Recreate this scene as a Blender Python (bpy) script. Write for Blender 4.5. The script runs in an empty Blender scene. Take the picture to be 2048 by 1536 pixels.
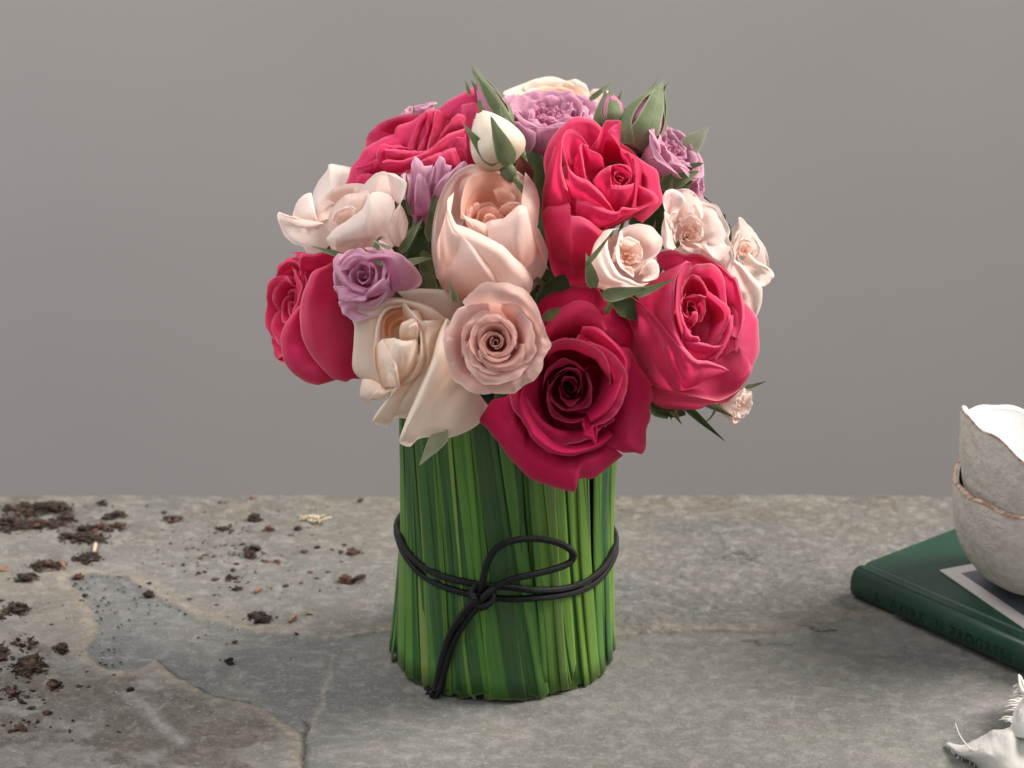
import bpy, math, random
import numpy as np
from mathutils import Vector, Matrix

# ---------------------------------------------------------------- camera, world, lamps, exposure
SC = bpy.context.scene
COL = SC.collection
rad = math.radians
PITCH = rad(19.5)
FOC, SENS, DIST = 70.0, 36.0, 1.02
TGT = Vector((0.0, 0.0, 0.1510))
FWD = Vector((0, math.cos(PITCH), -math.sin(PITCH)))
RGT = Vector((1, 0, 0))
UPV = Vector((0, math.sin(PITCH), math.cos(PITCH)))
CAMP = TGT - FWD * DIST
FPX = 2048 * FOC / SENS

cam_d = bpy.data.cameras.new('camera')
cam = bpy.data.objects.new('camera', cam_d)
COL.objects.link(cam)
cam_d.lens, cam_d.sensor_width = FOC, SENS
cam_d.clip_start, cam_d.clip_end = 0.02, 50
cam.matrix_world = Matrix.Translation(CAMP) @ Matrix((RGT, UPV, -FWD)).transposed().to_4x4()
cam_d.dof.use_dof = True
cam_d.dof.focus_distance = 0.965
cam_d.dof.aperture_fstop = 11.0
SC.camera = cam

w = bpy.data.worlds.new('World')
SC.world = w
w.use_nodes = True
w.node_tree.nodes['Background'].inputs[0].default_value = (0.93, 0.97, 1.0, 1)
w.node_tree.nodes['Background'].inputs[1].default_value = 0.50

def area(name, loc, target, size, power, color, spread=180):
    d = bpy.data.lights.new(name, 'AREA')
    d.shape = 'RECTANGLE'; d.size, d.size_y = size; d.energy = power; d.color = color; d.spread = rad(spread)
    o = bpy.data.objects.new(name, d); COL.objects.link(o)
    o.location = loc
    o.rotation_euler = (Vector(target) - Vector(loc)).to_track_quat('-Z', 'Y').to_euler()
    return o
# the window to the right and a little behind, then added fill lamps for room and wall
area('window_light', (1.75, 0.42, 1.55), (0, 0, 0.15), (0.90, 1.05), 34, (1.0, 0.95, 0.88), 100)
area('room_fill', (-1.3, -0.5, 1.5), (0, 0.1, 0.2), (1.6, 1.2), 14, (0.93, 0.96, 1.0))  # added soft fill from the front left, lifts the flowers
area('wall_fill', (-1.3, 0.70, 2.2), (-0.9, 1.25, 0.4), (1.8, 0.6), 46, (1.0, 0.97, 0.95))  # added fill with no real source, evens the wall's brightness

SC.view_settings.view_transform = 'Standard'
SC.view_settings.look = 'None'
SC.view_settings.exposure = 0.0
SC.view_settings.gamma = 1.0
SC.render.engine = 'CYCLES'
SC.cycles.use_denoising = True
SC.cycles.max_bounces = 8
SC.cycles.transmission_bounces = 6
SC.cycles.transparent_max_bounces = 6

# ---------------------------------------------------------------- photograph <-> place
def ray(px, py):
    return (RGT * ((px - 1024) / FPX) + UPV * ((768 - py) / FPX) + FWD)
def P(px, py, d=0.0):
    """point seen at photo pixel (px,py), d millimetres nearer than the plane through the vase"""
    return CAMP + ray(px, py) * (DIST - d * 0.001)
def G(px, py, h=0.0):
    r = ray(px, py)
    return CAMP + r * ((h - CAMP.z) / r.z)
def cyl_hit(px, py, cx, cy, R):
    """first hit of the pixel ray with an upright cylinder"""
    r = ray(px, py); o = CAMP
    a = r.x**2 + r.y**2; bx, by = o.x - cx, o.y - cy
    b = 2 * (bx * r.x + by * r.y); c = bx * bx + by * by - R * R
    disc = max(b * b - 4 * a * c, 0)
    return o + r * ((-b - math.sqrt(disc)) / (2 * a))
MM = 0.001
PX = 0.256e-3          # one photo pixel at the vase

# ---------------------------------------------------------------- objects
def tag(o, label=None, cat=None, group=None, kind=None):
    if label: o['label'] = label
    if cat: o['category'] = cat
    if group: o['group'] = group
    if kind: o['kind'] = kind
    return o
def empty(name, loc=(0, 0, 0), label=None, cat=None, group=None):
    o = bpy.data.objects.new(name, None)
    COL.objects.link(o); o.location = loc
    o.empty_display_size = 0.01
    return tag(o, label, cat, group)
def obj_from(name, verts, faces, mat, parent=None, uvs=None, smooth=True, cols=None):
    me = bpy.data.meshes.new(name)
    V = np.asarray(verts, dtype=np.float32)
    me.from_pydata(V.tolist() if len(V) < 5 else [tuple(v) for v in V], [], faces)
    if smooth:
        me.polygons.foreach_set('use_smooth', [True] * len(me.polygons))
    if uvs is not None:
        uvl = me.uv_layers.new(name='UVMap')
        idx = np.empty(len(me.loops), dtype=np.int32)
        me.loops.foreach_get('vertex_index', idx)
        uvl.data.foreach_set('uv', np.asarray(uvs, dtype=np.float32)[idx].ravel())
    if cols is not None:
        ca = me.color_attributes.new('Col', 'FLOAT_COLOR', 'POINT')
        c4 = np.ones((len(V), 4), dtype=np.float32); c4[:, :cols.shape[1]] = cols
        ca.data.foreach_set('color', c4.ravel())
    if mat: me.materials.append(mat)
    me.update()
    o = bpy.data.objects.new(name, me)
    COL.objects.link(o)
    if parent is not None: o.parent = parent
    return o
def grid_faces(nu, nv, off=0, wrap=False):
    f = []
    for j in range(nv - 1):
        for i in range(nu if wrap else nu - 1):
            a = off + j * nu + i; b = off + j * nu + (i + 1) % nu
            f.append((a, b, b + nu, a + nu))
    return f
def catmull(pts, n):
    pts = np.asarray(pts, float)
    p = np.vstack([2 * pts[0] - pts[1], pts, 2 * pts[-1] - pts[-2]])
    out = []
    T = np.linspace(0, len(pts) - 1, n)
    for t in T:
        i = min(int(t), len(pts) - 2); s = t - i
        a, b, c, d = p[i], p[i + 1], p[i + 2], p[i + 3]
        out.append(.5 * ((2 * b) + (-a + c) * s + (2 * a - 5 * b + 4 * c - d) * s * s + (-a + 3 * b - 3 * c + d) * s**3))
    return np.array(out)
def tube_data(pts, radii, ns=10, cap=True):
    """verts, faces, uvs of a tube along pts"""
    pts = np.asarray(pts, float); n = len(pts)
    if np.isscalar(radii): radii = np.full(n, radii)
    tan = np.gradient(pts, axis=0); tan /= np.linalg.norm(tan, axis=1)[:, None] + 1e-12
    up = np.array([0, 0, 1.0]) if abs(tan[0][2]) < .9 else np.array([1.0, 0, 0])
    nrm = np.cross(tan[0], up); nrm /= np.linalg.norm(nrm)
    V, UV = [], []; L = 0
    for i in range(n):
        nrm = nrm - tan[i] * np.dot(nrm, tan[i]); nrm /= np.linalg.norm(nrm) + 1e-12
        bn = np.cross(tan[i], nrm)
        if i: L += np.linalg.norm(pts[i] - pts[i - 1])
        for k in range(ns):
            a = 2 * math.pi * k / ns
            V.append(pts[i] + (nrm * math.cos(a) + bn * math.sin(a)) * radii[i]); UV.append((k / ns, L))
    F = grid_faces(ns, n, 0, True)
    if cap:
        F.append(tuple(range(ns - 1, -1, -1))); F.append(tuple(range((n - 1) * ns, n * ns)))
    return V, F, UV
def merge(chunks):
    V, F, U = [], [], []
    for v, f, u in chunks:
        o = len(V); V += list(v); F += [tuple(i + o for i in q) for q in f]; U += list(u)
    return V, F, U
def box_data(c0, c1):
    x0, y0, z0 = c0; x1, y1, z1 = c1
    V = [(x0, y0, z0), (x1, y0, z0), (x1, y1, z0), (x0, y1, z0), (x0, y0, z1), (x1, y0, z1), (x1, y1, z1), (x0, y1, z1)]
    F = [(3, 2, 1, 0), (4, 5, 6, 7), (0, 1, 5, 4), (1, 2, 6, 5), (2, 3, 7, 6), (3, 0, 4, 7)]
    return V, F, [(0, 0)] * 8
def sstep(a, b, x):
    t = np.clip((x - a) / (b - a), 0, 1); return t * t * (3 - 2 * t)

# value noise for geometry ----------------------------------------------------
_rng = np.random.RandomState(7)
_T = _rng.rand(256, 256)
def vnoise(x, y, seed=0):
    x = np.asarray(x, float) + seed * 37.17; y = np.asarray(y, float) + seed * 11.93
    xi = np.floor(x).astype(int); yi = np.floor(y).astype(int); fx = x - xi; fy = y - yi
    fx = fx * fx * (3 - 2 * fx); fy = fy * fy * (3 - 2 * fy)
    g = lambda a, b: _T[a % 256, b % 256]
    return (g(xi, yi) * (1 - fx) * (1 - fy) + g(xi + 1, yi) * fx * (1 - fy) + g(xi, yi + 1) * (1 - fx) * fy + g(xi + 1, yi + 1) * fx * fy) * 2 - 1
def fbm(x, y, oct=4, seed=0):
    s = 0; a = .5
    for k in range(oct):
        s = s + a * vnoise(x * 2**k, y * 2**k, seed + k * 3); a *= .5
    return s

# ---------------------------------------------------------------- materials
class NB:
    def __init__(s, name):
        s.m = bpy.data.materials.new(name); s.m.use_nodes = True
        s.t = s.m.node_tree; s.t.nodes.clear()
        s.out = s.n('ShaderNodeOutputMaterial')
    def n(s, typ, **kw):
        nd = s.t.nodes.new(typ)
        for k, v in kw.items(): setattr(nd, k, v)
        return nd
    def l(s, a, b): s.t.links.new(a, b)
    def put(s, sock, v):
        if hasattr(v, 'links') or isinstance(v, bpy.types.NodeSocket): s.l(v, sock)
        else:
            if isinstance(v, (tuple, list)) and len(v) == 3 and sock.type == 'RGBA': v = (*v, 1)
            sock.default_value = v
    def math(s, op, a, b=0.0, c=0.0, clamp=False):
        nd = s.n('ShaderNodeMath', operation=op); nd.use_clamp = clamp
        s.put(nd.inputs[0], a); s.put(nd.inputs[1], b); s.put(nd.inputs[2], c); return nd.outputs[0]
    def mix(s, f, a, b, typ='MIX'):
        nd = s.n('ShaderNodeMix', data_type='RGBA', blend_type=typ)
        s.put(nd.inputs['Factor'], f); s.put(nd.inputs[6], a); s.put(nd.inputs[7], b); return nd.outputs[2]
    def ramp(s, f, stops, interp='LINEAR'):
        nd = s.n('ShaderNodeValToRGB'); cr = nd.color_ramp; cr.interpolation = interp
        while len(cr.elements) > 1: cr.elements.remove(cr.elements[-1])
        cr.elements[0].position = stops[0][0]; c = stops[0][1]; cr.elements[0].color = (*c, 1) if len(c) == 3 else c
        for p, c in stops[1:]:
            e = cr.elements.new(p); e.color = (*c, 1) if len(c) == 3 else c
        s.l(f, nd.inputs[0]); return nd.outputs[0]
    def ss(s, a, b, x):
        nd = s.n('ShaderNodeMapRange', interpolation_type='SMOOTHSTEP')
        s.put(nd.inputs[0], x); nd.inputs[1].default_value = a; nd.inputs[2].default_value = b
        return nd.outputs[0]
    def coord(s, kind='Object'): return s.n('ShaderNodeTexCoord').outputs[kind]
    def mapping(s, v, scale=(1, 1, 1), rot=(0, 0, 0)):
        nd = s.n('ShaderNodeMapping'); s.l(v, nd.inputs[0]); nd.inputs['Scale'].default_value = scale; nd.inputs['Rotation'].default_value = rot
        return nd.outputs[0]
    def noise(s, v, scale, detail=3, rough=.55, dist=0.0):
        nd = s.n('ShaderNodeTexNoise'); s.l(v, nd.inputs[0])
        nd.inputs['Scale'].default_value = scale; nd.inputs['Detail'].default_value = detail
        nd.inputs['Roughness'].default_value = rough; nd.inputs['Distortion'].default_value = dist
        return nd.outputs[0]
    def bump(s, h, strength=.3, dist=.001, normal=None):
        nd = s.n('ShaderNodeBump'); s.put(nd.inputs['Height'], h)
        nd.inputs['Strength'].default_value = strength; nd.inputs['Distance'].default_value = dist
        if normal is not None: s.l(normal, nd.inputs['Normal'])
        return nd.outputs[0]
    def pbr(s, col, rough=.5, spec=.5, normal=None, **kw):
        p = s.n('ShaderNodeBsdfPrincipled')
        s.put(p.inputs['Base Color'], col); s.put(p.inputs['Roughness'], rough)
        p.inputs['Specular IOR Level'].default_value = spec
        if normal is not None: s.l(normal, p.inputs['Normal'])
        for k, v in kw.items(): s.put(p.inputs[k.replace('_', ' ')], v)
        return p.outputs[0]
    def done(s, sh):
        s.l(sh, s.out.inputs[0]); return s.m

def petal_mat(name, base, mid, edge, inner, transl=.32, sheen=.25, rough=.62, vein=.10, edge_amt=.75, bk=.55):
    """base: claw of the petal, mid: blade, edge: thin rim, inner: colour of the petals near the heart"""
    b = NB(name)
    uv = b.n('ShaderNodeUVMap').outputs[0]
    sep = b.n('ShaderNodeSeparateXYZ'); b.l(uv, sep.inputs[0]); u, v = sep.outputs[0], sep.outputs[1]
    info = b.n('ShaderNodeObjectInfo')
    sc = b.n('ShaderNodeSeparateColor'); b.l(info.outputs['Color'], sc.inputs[0])   # R: 0 heart .. 1 outer petal
    rnd = info.outputs['Random']
    c = b.mix(b.ss(.0, .62, v), base, mid)
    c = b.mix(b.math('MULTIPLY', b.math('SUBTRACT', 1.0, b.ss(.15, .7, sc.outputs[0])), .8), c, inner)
    # veins fanning out along the petal
    ob = b.coord('Object')
    vv = b.n('ShaderNodeCombineXYZ'); b.l(b.math('MULTIPLY', b.math('SUBTRACT', u, .5), 34.0), vv.inputs[0]); b.l(b.math('MULTIPLY', v, 2.2), vv.inputs[1]); b.l(b.math('MULTIPLY', rnd, 40.0), vv.inputs[2])
    ve = b.noise(vv.outputs[0], 1.6, 4, .6, .6)
    mot = b.noise(ob, 110, 4, .6)
    cloud = b.noise(ob, 28, 3, .5)
    c = b.mix(b.math('MULTIPLY', b.math('SUBTRACT', ve, .42, clamp=True), vein * 7), c, tuple(x * .60 for x in mid))
    c = b.mix(b.math('MULTIPLY', b.ss(.45, .75, cloud), .22), c, edge)
    c = b.mix(b.math('MULTIPLY', b.ss(.45, .8, mot), .28), c, tuple(x * .75 for x in mid))
    eu = b.math('ABSOLUTE', b.math('SUBTRACT', u, .5))
    e = b.math('MAXIMUM', b.ss(.47, .5, eu), b.math('MAXIMUM', b.ss(.955, .985, v), b.math('MULTIPLY', b.ss(.80, 1.0, v), .35)))
    c = b.mix(b.math('MULTIPLY', e, edge_amt), c, edge)
    bn = b.math('ADD', b.math('MULTIPLY', ve, .7), b.math('MULTIPLY', mot, .5))
    nr = b.bump(bn, bk, .0008)
    nr = b.bump(b.noise(ob, 1500, 2, .6), .3 * bk, .00025, nr)
    p = b.pbr(c, rough + .1, .2, nr, Sheen_Weight=sheen, Sheen_Roughness=.4, Sheen_Tint=edge)
    tr = b.n('ShaderNodeBsdfTranslucent'); b.l(c, tr.inputs[0]); b.l(nr, tr.inputs[1])
    mx = b.n('ShaderNodeMixShader'); mx.inputs[0].default_value = transl
    b.l(p, mx.inputs[1]); b.l(tr.outputs[0], mx.inputs[2])
    return b.done(mx.outputs[0])

M = {}
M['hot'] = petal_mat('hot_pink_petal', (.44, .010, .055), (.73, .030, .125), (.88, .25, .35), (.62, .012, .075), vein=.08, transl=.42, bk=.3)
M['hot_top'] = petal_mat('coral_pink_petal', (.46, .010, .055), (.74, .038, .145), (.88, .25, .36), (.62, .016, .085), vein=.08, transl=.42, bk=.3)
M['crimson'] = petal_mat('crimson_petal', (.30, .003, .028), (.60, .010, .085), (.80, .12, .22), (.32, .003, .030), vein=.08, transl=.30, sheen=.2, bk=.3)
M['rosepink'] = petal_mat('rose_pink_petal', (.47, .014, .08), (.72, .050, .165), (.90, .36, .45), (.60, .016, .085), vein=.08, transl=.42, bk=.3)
M['blush'] = petal_mat('blush_petal', (.84, .56, .46), (.87, .68, .61), (.90, .79, .73), (.90, .46, .32), vein=.015, transl=.44, sheen=.05, edge_amt=.4, bk=.16)
M['blush_pale'] = petal_mat('pale_blush_petal', (.86, .66, .57), (.89, .75, .69), (.92, .84, .79), (.91, .58, .45), vein=.015, transl=.44, sheen=.05, edge_amt=.4, bk=.16)
M['cream'] = petal_mat('cream_petal', (.86, .64, .48), (.88, .74, .63), (.91, .83, .76), (.92, .46, .22), vein=.015, transl=.44, sheen=.05, edge_amt=.4, bk=.16)
M['dusty'] = petal_mat('dusty_pink_petal', (.74, .26, .20), (.80, .49, .42), (.87, .71, .64), (.80, .36, .30), vein=.02, transl=.40, sheen=.05, edge_amt=.65, bk=.2)
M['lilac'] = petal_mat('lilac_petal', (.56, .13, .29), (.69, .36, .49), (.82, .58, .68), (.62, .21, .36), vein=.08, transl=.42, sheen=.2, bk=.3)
M['bud'] = petal_mat('bud_petal', (.70, .62, .42), (.85, .72, .60), (.88, .78, .70), (.86, .70, .56), vein=.05, transl=.25, edge_amt=.4)
M['bud_pink'] = petal_mat('pink_bud_petal', (.45, .20, .22), (.62, .20, .34), (.75, .45, .52), (.6, .2, .3), vein=.05, transl=.25, edge_amt=.4)

def leaf_mat(name, c0, c1, pale, transl=.2, rough=.5, fuzz=.2):
    b = NB(name)
    uv = b.n('ShaderNodeUVMap').outputs[0]
    sep = b.n('ShaderNodeSeparateXYZ'); b.l(uv, sep.inputs[0]); u, v = sep.outputs[0], sep.outputs[1]
    ob = b.coord('Object')
    n1 = b.noise(ob, 60, 4, .6); n2 = b.noise(ob, 600, 3, .6)
    c = b.mix(b.ss(.35, .65, n1), c0, c1)
    eu = b.math('ABSOLUTE', b.math('SUBTRACT', u, .5))
    c = b.mix(b.math('MULTIPLY', b.ss(.40, .5, eu), .65), c, pale)
    c = b.mix(b.math('MULTIPLY', b.math('SUBTRACT', 1.0, b.ss(.0, .03, eu)), .22), c, pale)
    side = b.n('ShaderNodeTexWave'); b.l(b.mapping(uv, (1, 1, 1), (0, 0, .9)), side.inputs[0]); side.inputs['Scale'].default_value = 5
    side.inputs['Distortion'].default_value = 2
    nr = b.bump(b.math('ADD', b.math('MULTIPLY', side.outputs[1], .6), n2), .35, .0005)
    p = b.pbr(c, rough, .35, nr, Sheen_Weight=fuzz, Sheen_Tint=pale)
    tr = b.n('ShaderNodeBsdfTranslucent'); b.l(c, tr.inputs[0])
    mx = b.n('ShaderNodeMixShader'); mx.inputs[0].default_value = transl
    b.l(p, mx.inputs[1]); b.l(tr.outputs[0], mx.inputs[2])
    return b.done(mx.outputs[0])
M['sepal'] = leaf_mat('sepal_green', (.11, .15, .06), (.18, .215, .11), (.38, .40, .26), .22, .6, .3)
M['sepal_pale'] = leaf_mat('pale_sepal', (.36, .42, .26), (.50, .52, .38), (.68, .66, .52), .35, .6, .3)
M['leaf'] = leaf_mat('rose_leaf', (.030, .060, .018), (.055, .10, .030), (.12, .17, .07), .15, .45, .1)
M['leaf_olive'] = leaf_mat('olive_leaf', (.13, .14, .04), (.20, .20, .07), (.34, .30, .15), .2, .5, .1)
M['leaf_red'] = leaf_mat('red_leaf', (.10, .022, .018), (.16, .04, .03), (.22, .08, .06), .15, .5, .1)
M['stem'] = leaf_mat('stem_green', (.10, .16, .05), (.14, .20, .07), (.20, .26, .12), .0, .5, .1)

# ---------------------------------------------------------------- the petal
def spl(pts, t):
    pts = np.asarray(pts, float); n = len(pts)
    p = np.vstack([2 * pts[0] - pts[1], pts, 2 * pts[-1] - pts[-2]])
    x = np.clip(t, 0, 1.25) * (n - 1)
    i = np.clip(np.floor(x).astype(int), 0, n - 2); s = (x - i)[..., None]
    s1 = np.minimum(s, 1.0)
    a, b, c, d = p[i], p[i + 1], p[i + 2], p[i + 3]
    q = .5 * ((2 * b) + (-a + c) * s1 + (2 * a - 5 * b + 4 * c - d) * s1**2 + (-a + 3 * b - 3 * c + d) * s1**3)
    dq = .5 * ((-a + c) + 2 * (2 * a - 5 * b + 4 * c - d) * s1 + 3 * (-a + 3 * b - 3 * c + d) * s1**2)
    return q + dq * (s - s1), dq

def petal_data(pts, phi0, half, scale, seed=0, spiral=.06, rnd=.14, cusp=.03, curl=.10, ruffle=.03, basew=.35, rp=2.5, cl=None, cr=None, pull=.25, xo=0.0, yo=0.0,
               wave=.03, tilt=0.0, skew=0.0, notch=.012, hs=1.0, fold=0.0, nu=25, nt=27):
    rs = np.random.RandomState(seed)
    u = np.linspace(-1, 1, nu)[None, :].repeat(nt, 0); t = np.linspace(0, 1, nt)[:, None].repeat(nu, 1)
    ph = rs.rand(8) * 50
    au = np.abs(u)
    Lf = 1 - rnd * au**rp + cusp * np.exp(-((u - rs.uniform(-.12, .12)) / .13)**2)
    Lf += notch * fbm(u * 5 + ph[0], u * 0 + ph[1], 3, seed % 17) * 2
    tt = t * Lf
    q, dq = spl(pts, tt)
    r, z = q[..., 0], q[..., 1] * hs
    wid = basew + (1 - basew) * sstep(0, .6, tt)
    ang = phi0 + half * u * wid + skew * tt
    r = r * (1 + spiral * u)
    dl = np.sqrt(dq[..., 0]**2 + dq[..., 1]**2) + 1e-9
    nr_, nz_ = dq[..., 1] / dl, -dq[..., 0] / dl
    up = sstep(.15, 1, tt)
    d = curl * sstep(.52, 1.05, au)**1.3 * sstep(.25, 1, tt) * (.7 + .6 * rs.rand())
    k0, k1 = .5 + .9 * rs.rand(), .5 + .9 * rs.rand()
    if cl is not None: k0 = cl / max(curl, 1e-6)
    if cr is not None: k1 = cr / max(curl, 1e-6)
    d = d * np.where(u > 0, k1, k0)
    ang = ang - np.sign(u) * pull * d / np.maximum(r, .3) * sstep(.7, 1.1, au)
    d = d + wave * fbm(u * 1.3 + ph[2], t * 1.3 + ph[3], 2, 5) * 2 * up
    d = d + ruffle * vnoise(u * 4.2 + ph[4], t * 1.1 + ph[5], 3) * sstep(.45, 1.0, tt + .15 * au)
    d = d + ruffle * .45 * vnoise(u * 10 + ph[6], t * 1.5 + ph[7], 4) * sstep(.7, 1.0, tt + .1 * au)
    d = d - fold * np.exp(-(u / .22)**2) * up
    # tips pinch outward a touch
    d = d + cusp * 1.2 * np.exp(-(u / .2)**2) * sstep(.8, 1, t)
    r = r + nr_ * d; z = z + nz_ * d
    x = r * np.cos(ang); y = r * np.sin(ang)
    V = np.stack([x, y, z], -1).reshape(-1, 3)
    if tilt:
        ax = Vector((-math.sin(phi0), math.cos(phi0), 0)); p0 = Vector((pts[0][0] * math.cos(phi0), pts[0][0] * math.sin(phi0), 0))
        R = np.array(Matrix.Rotation(tilt, 3, ax)); V = (V - np.array(p0)) @ R.T + np.array(p0)
    V = V + np.array([xo, yo, 0]) * np.linspace(0, 1, nt)[:, None].repeat(nu, 1).reshape(-1, 1)
    UV = np.stack([(u + 1) / 2, t], -1).reshape(-1, 2)
    return V * scale, grid_faces(nu, nt), UV

STAGES = {
 # f, profile (r,z)x6, half-angle, dict
 'spiral': [
  (0.0, [(.02, .0), (.05, .2), (.06, .42), (.055, .60), (.05, .72), (.06, .75)], 2.9, dict(spiral=.35, curl=.0, rnd=.05, wave=.005, ruffle=.004, cusp=.0)),
  (.18, [(.04, .0), (.14, .15), (.18, .42), (.19, .62), (.21, .74), (.26, .77)], 1.9, dict(spiral=.26, curl=.02, rnd=.12, wave=.02, ruffle=.012, cusp=.02)),
  (.45, [(.08, .0), (.28, .10), (.36, .36), (.40, .62), (.46, .77), (.55, .80)], 1.45, dict(spiral=.20, curl=.05, rnd=.20, wave=.03, ruffle=.02, cusp=.04)),
  (.75, [(.10, .0), (.42, .06), (.55, .28), (.62, .56), (.71, .74), (.86, .77)], 1.25, dict(spiral=.13, curl=.09, rnd=.24, wave=.04, ruffle=.04, cusp=.06)),
  (1.0, [(.10, .0), (.50, .03), (.68, .22), (.78, .46), (.93, .62), (1.12, .60)], 1.0, dict(spiral=.08, curl=.12, rnd=.22, wave=.06, ruffle=.055, cusp=.08))],
 'cup': [
  (0.0, [(.02, .0), (.06, .2), (.09, .45), (.08, .60), (.06, .70), (.06, .76)], 2.3, dict(spiral=.35, curl=.0, rnd=.12, wave=.03, ruffle=.01, cusp=.03)),
  (.25, [(.05, .0), (.20, .15), (.27, .42), (.26, .62), (.26, .78), (.31, .82)], 1.5, dict(spiral=.24, curl=.06, rnd=.30, wave=.04, ruffle=.02, cusp=.04)),
  (.50, [(.08, .0), (.40, .12), (.50, .42), (.49, .72), (.52, .92), (.62, .95)], 1.30, dict(spiral=.16, curl=.10, rnd=.34, wave=.05, ruffle=.025, cusp=.05)),
  (.78, [(.10, .0), (.52, .08), (.70, .38), (.73, .72), (.82, .92), (.95, .92)], 1.15, dict(spiral=.12, curl=.14, rnd=.34, wave=.06, ruffle=.03, cusp=.06)),
  (1.0, [(.10, .0), (.56, .03), (.82, .28), (.90, .58), (1.03, .78), (1.20, .72)], 1.0, dict(spiral=.08, curl=.16, rnd=.30, wave=.07, ruffle=.03, cusp=.07))],
 'tulip': [
  (0.0, [(.03, .0), (.10, .25), (.15, .55), (.14, .75), (.11, .90), (.10, .98)], 2.0, dict(spiral=.3, curl=.02, rnd=.14, wave=.05, ruffle=.02, cusp=.03)),
  (.30, [(.06, .0), (.30, .25), (.38, .65), (.36, .98), (.34, 1.15), (.38, 1.22)], 1.4, dict(spiral=.22, curl=.08, rnd=.26, wave=.07, ruffle=.03, cusp=.03)),
  (.60, [(.10, .0), (.52, .22), (.64, .70), (.58, 1.15), (.54, 1.42), (.60, 1.50)], 1.35, dict(spiral=.16, curl=.08, rnd=.34, wave=.06, ruffle=.02, cusp=.02)),
  (1.0, [(.12, .0), (.70, .12), (.98, .60), (.90, 1.15), (.84, 1.50), (.98, 1.60)], 1.25, dict(spiral=.10, curl=.12, rnd=.34, wave=.06, ruffle=.02, cusp=.03))],
 'garden': [
  (0.0, [(.03, .0), (.08, .2), (.11, .42), (.11, .58), (.12, .68), (.16, .70)], 1.1, dict(spiral=.25, curl=.02, rnd=.14, wave=.06, ruffle=.05, cusp=.05)),
  (.35, [(.06, .0), (.25, .15), (.34, .42), (.35, .62), (.40, .78), (.48, .80)], .75, dict(spiral=.14, curl=.05, rnd=.20, wave=.07, ruffle=.06, cusp=.07)),
  (.70, [(.10, .0), (.45, .10), (.62, .38), (.66, .66), (.74, .84), (.86, .85)], .90, dict(spiral=.10, curl=.08, rnd=.24, wave=.06, ruffle=.05, cusp=.06)),
  (1.0, [(.10, .0), (.55, .05), (.80, .32), (.88, .62), (1.00, .80), (1.14, .76)], 1.0, dict(spiral=.07, curl=.11, rnd=.24, wave=.06, ruffle=.03, cusp=.05))],
}
def stage_at(S, f):
    for a, b in zip(S[:-1], S[1:]):
        if f <= b[0] + 1e-9:
            k = (f - a[0]) / (b[0] - a[0])
            pts = (1 - k) * np.array(a[1]) + k * np.array(b[1])
            return pts, (1 - k) * a[2] + k * b[2], {q: (1 - k) * a[3][q] + k * b[3][q] for q in a[3]}
    return np.array(S[-1][1]), S[-1][2], dict(S[-1][3])

def frame(center, axis_cam):
    """matrix whose Z is the flower's axis; X looks right and Y up in the photo as far as it can"""
    ax = (RGT * axis_cam[0] + UPV * axis_cam[1] - FWD * axis_cam[2]).normalized()
    x = (RGT - ax * RGT.dot(ax))
    if x.length < .3: x = (-FWD - ax * (-FWD).dot(ax)) * (1 if axis_cam[0] < 0 else -1)
    x.normalize(); y = ax.cross(x)
    return Matrix((x, y, ax)).transposed().to_4x4(), ax

VASE_C = Vector((-0.004, 0.0, 0.0))
VASE_H = 0.138
def stem_part(root, mw, ax, seed, r=.0021, reach=True):
    rs = random.Random(seed)
    p0 = mw.translation; p1 = p0 - ax * 0.022
    a = math.atan2(p0.y, p0.x - VASE_C.x); rr = min(.040, math.hypot(p0.x - VASE_C.x, p0.y) * .45)
    p3 = Vector((VASE_C.x + rr * math.cos(a) , rr * math.sin(a), VASE_H - .004))
    p4 = Vector((VASE_C.x + rr * .8 * math.cos(a), rr * .8 * math.sin(a), .045))
    p2 = (p1 + p3) / 2 + Vector((0, 0, -.004)) - Vector((p1.x - VASE_C.x, p1.y, 0)) * .08
    pts = catmull([p0 - ax * .0015, p1, p2, p3, p4], 18)
    V, F, U = tube_data(pts, r, 7)
    inv = mw.inverted()
    V = [inv @ Vector(v) for v in V]
    obj_from('stem', V, F, M['stem'], root, [(0.25, k[1] * 8) for k in U])
def hip_part(root, r, h, mat='sepal'):
    prof = [(.0, -h), (r * .45, -h * .98), (r * .8, -h * .62), (r * .95, -h * .3), (r * .82, 0.0), (r * .4, h * .12), (0, h * .14)]
    ns = 12; V = []; U = []
    for k, (a, z) in enumerate(prof):
        for i in range(ns): V.append((max(a, .00005) * math.cos(i * 2 * math.pi / ns), max(a, .00005) * math.sin(i * 2 * math.pi / ns), z)); U.append((.25, k / 6))
    obj_from('calyx', V, grid_faces(ns, len(prof), 0, True), M[mat], root, U)

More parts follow.
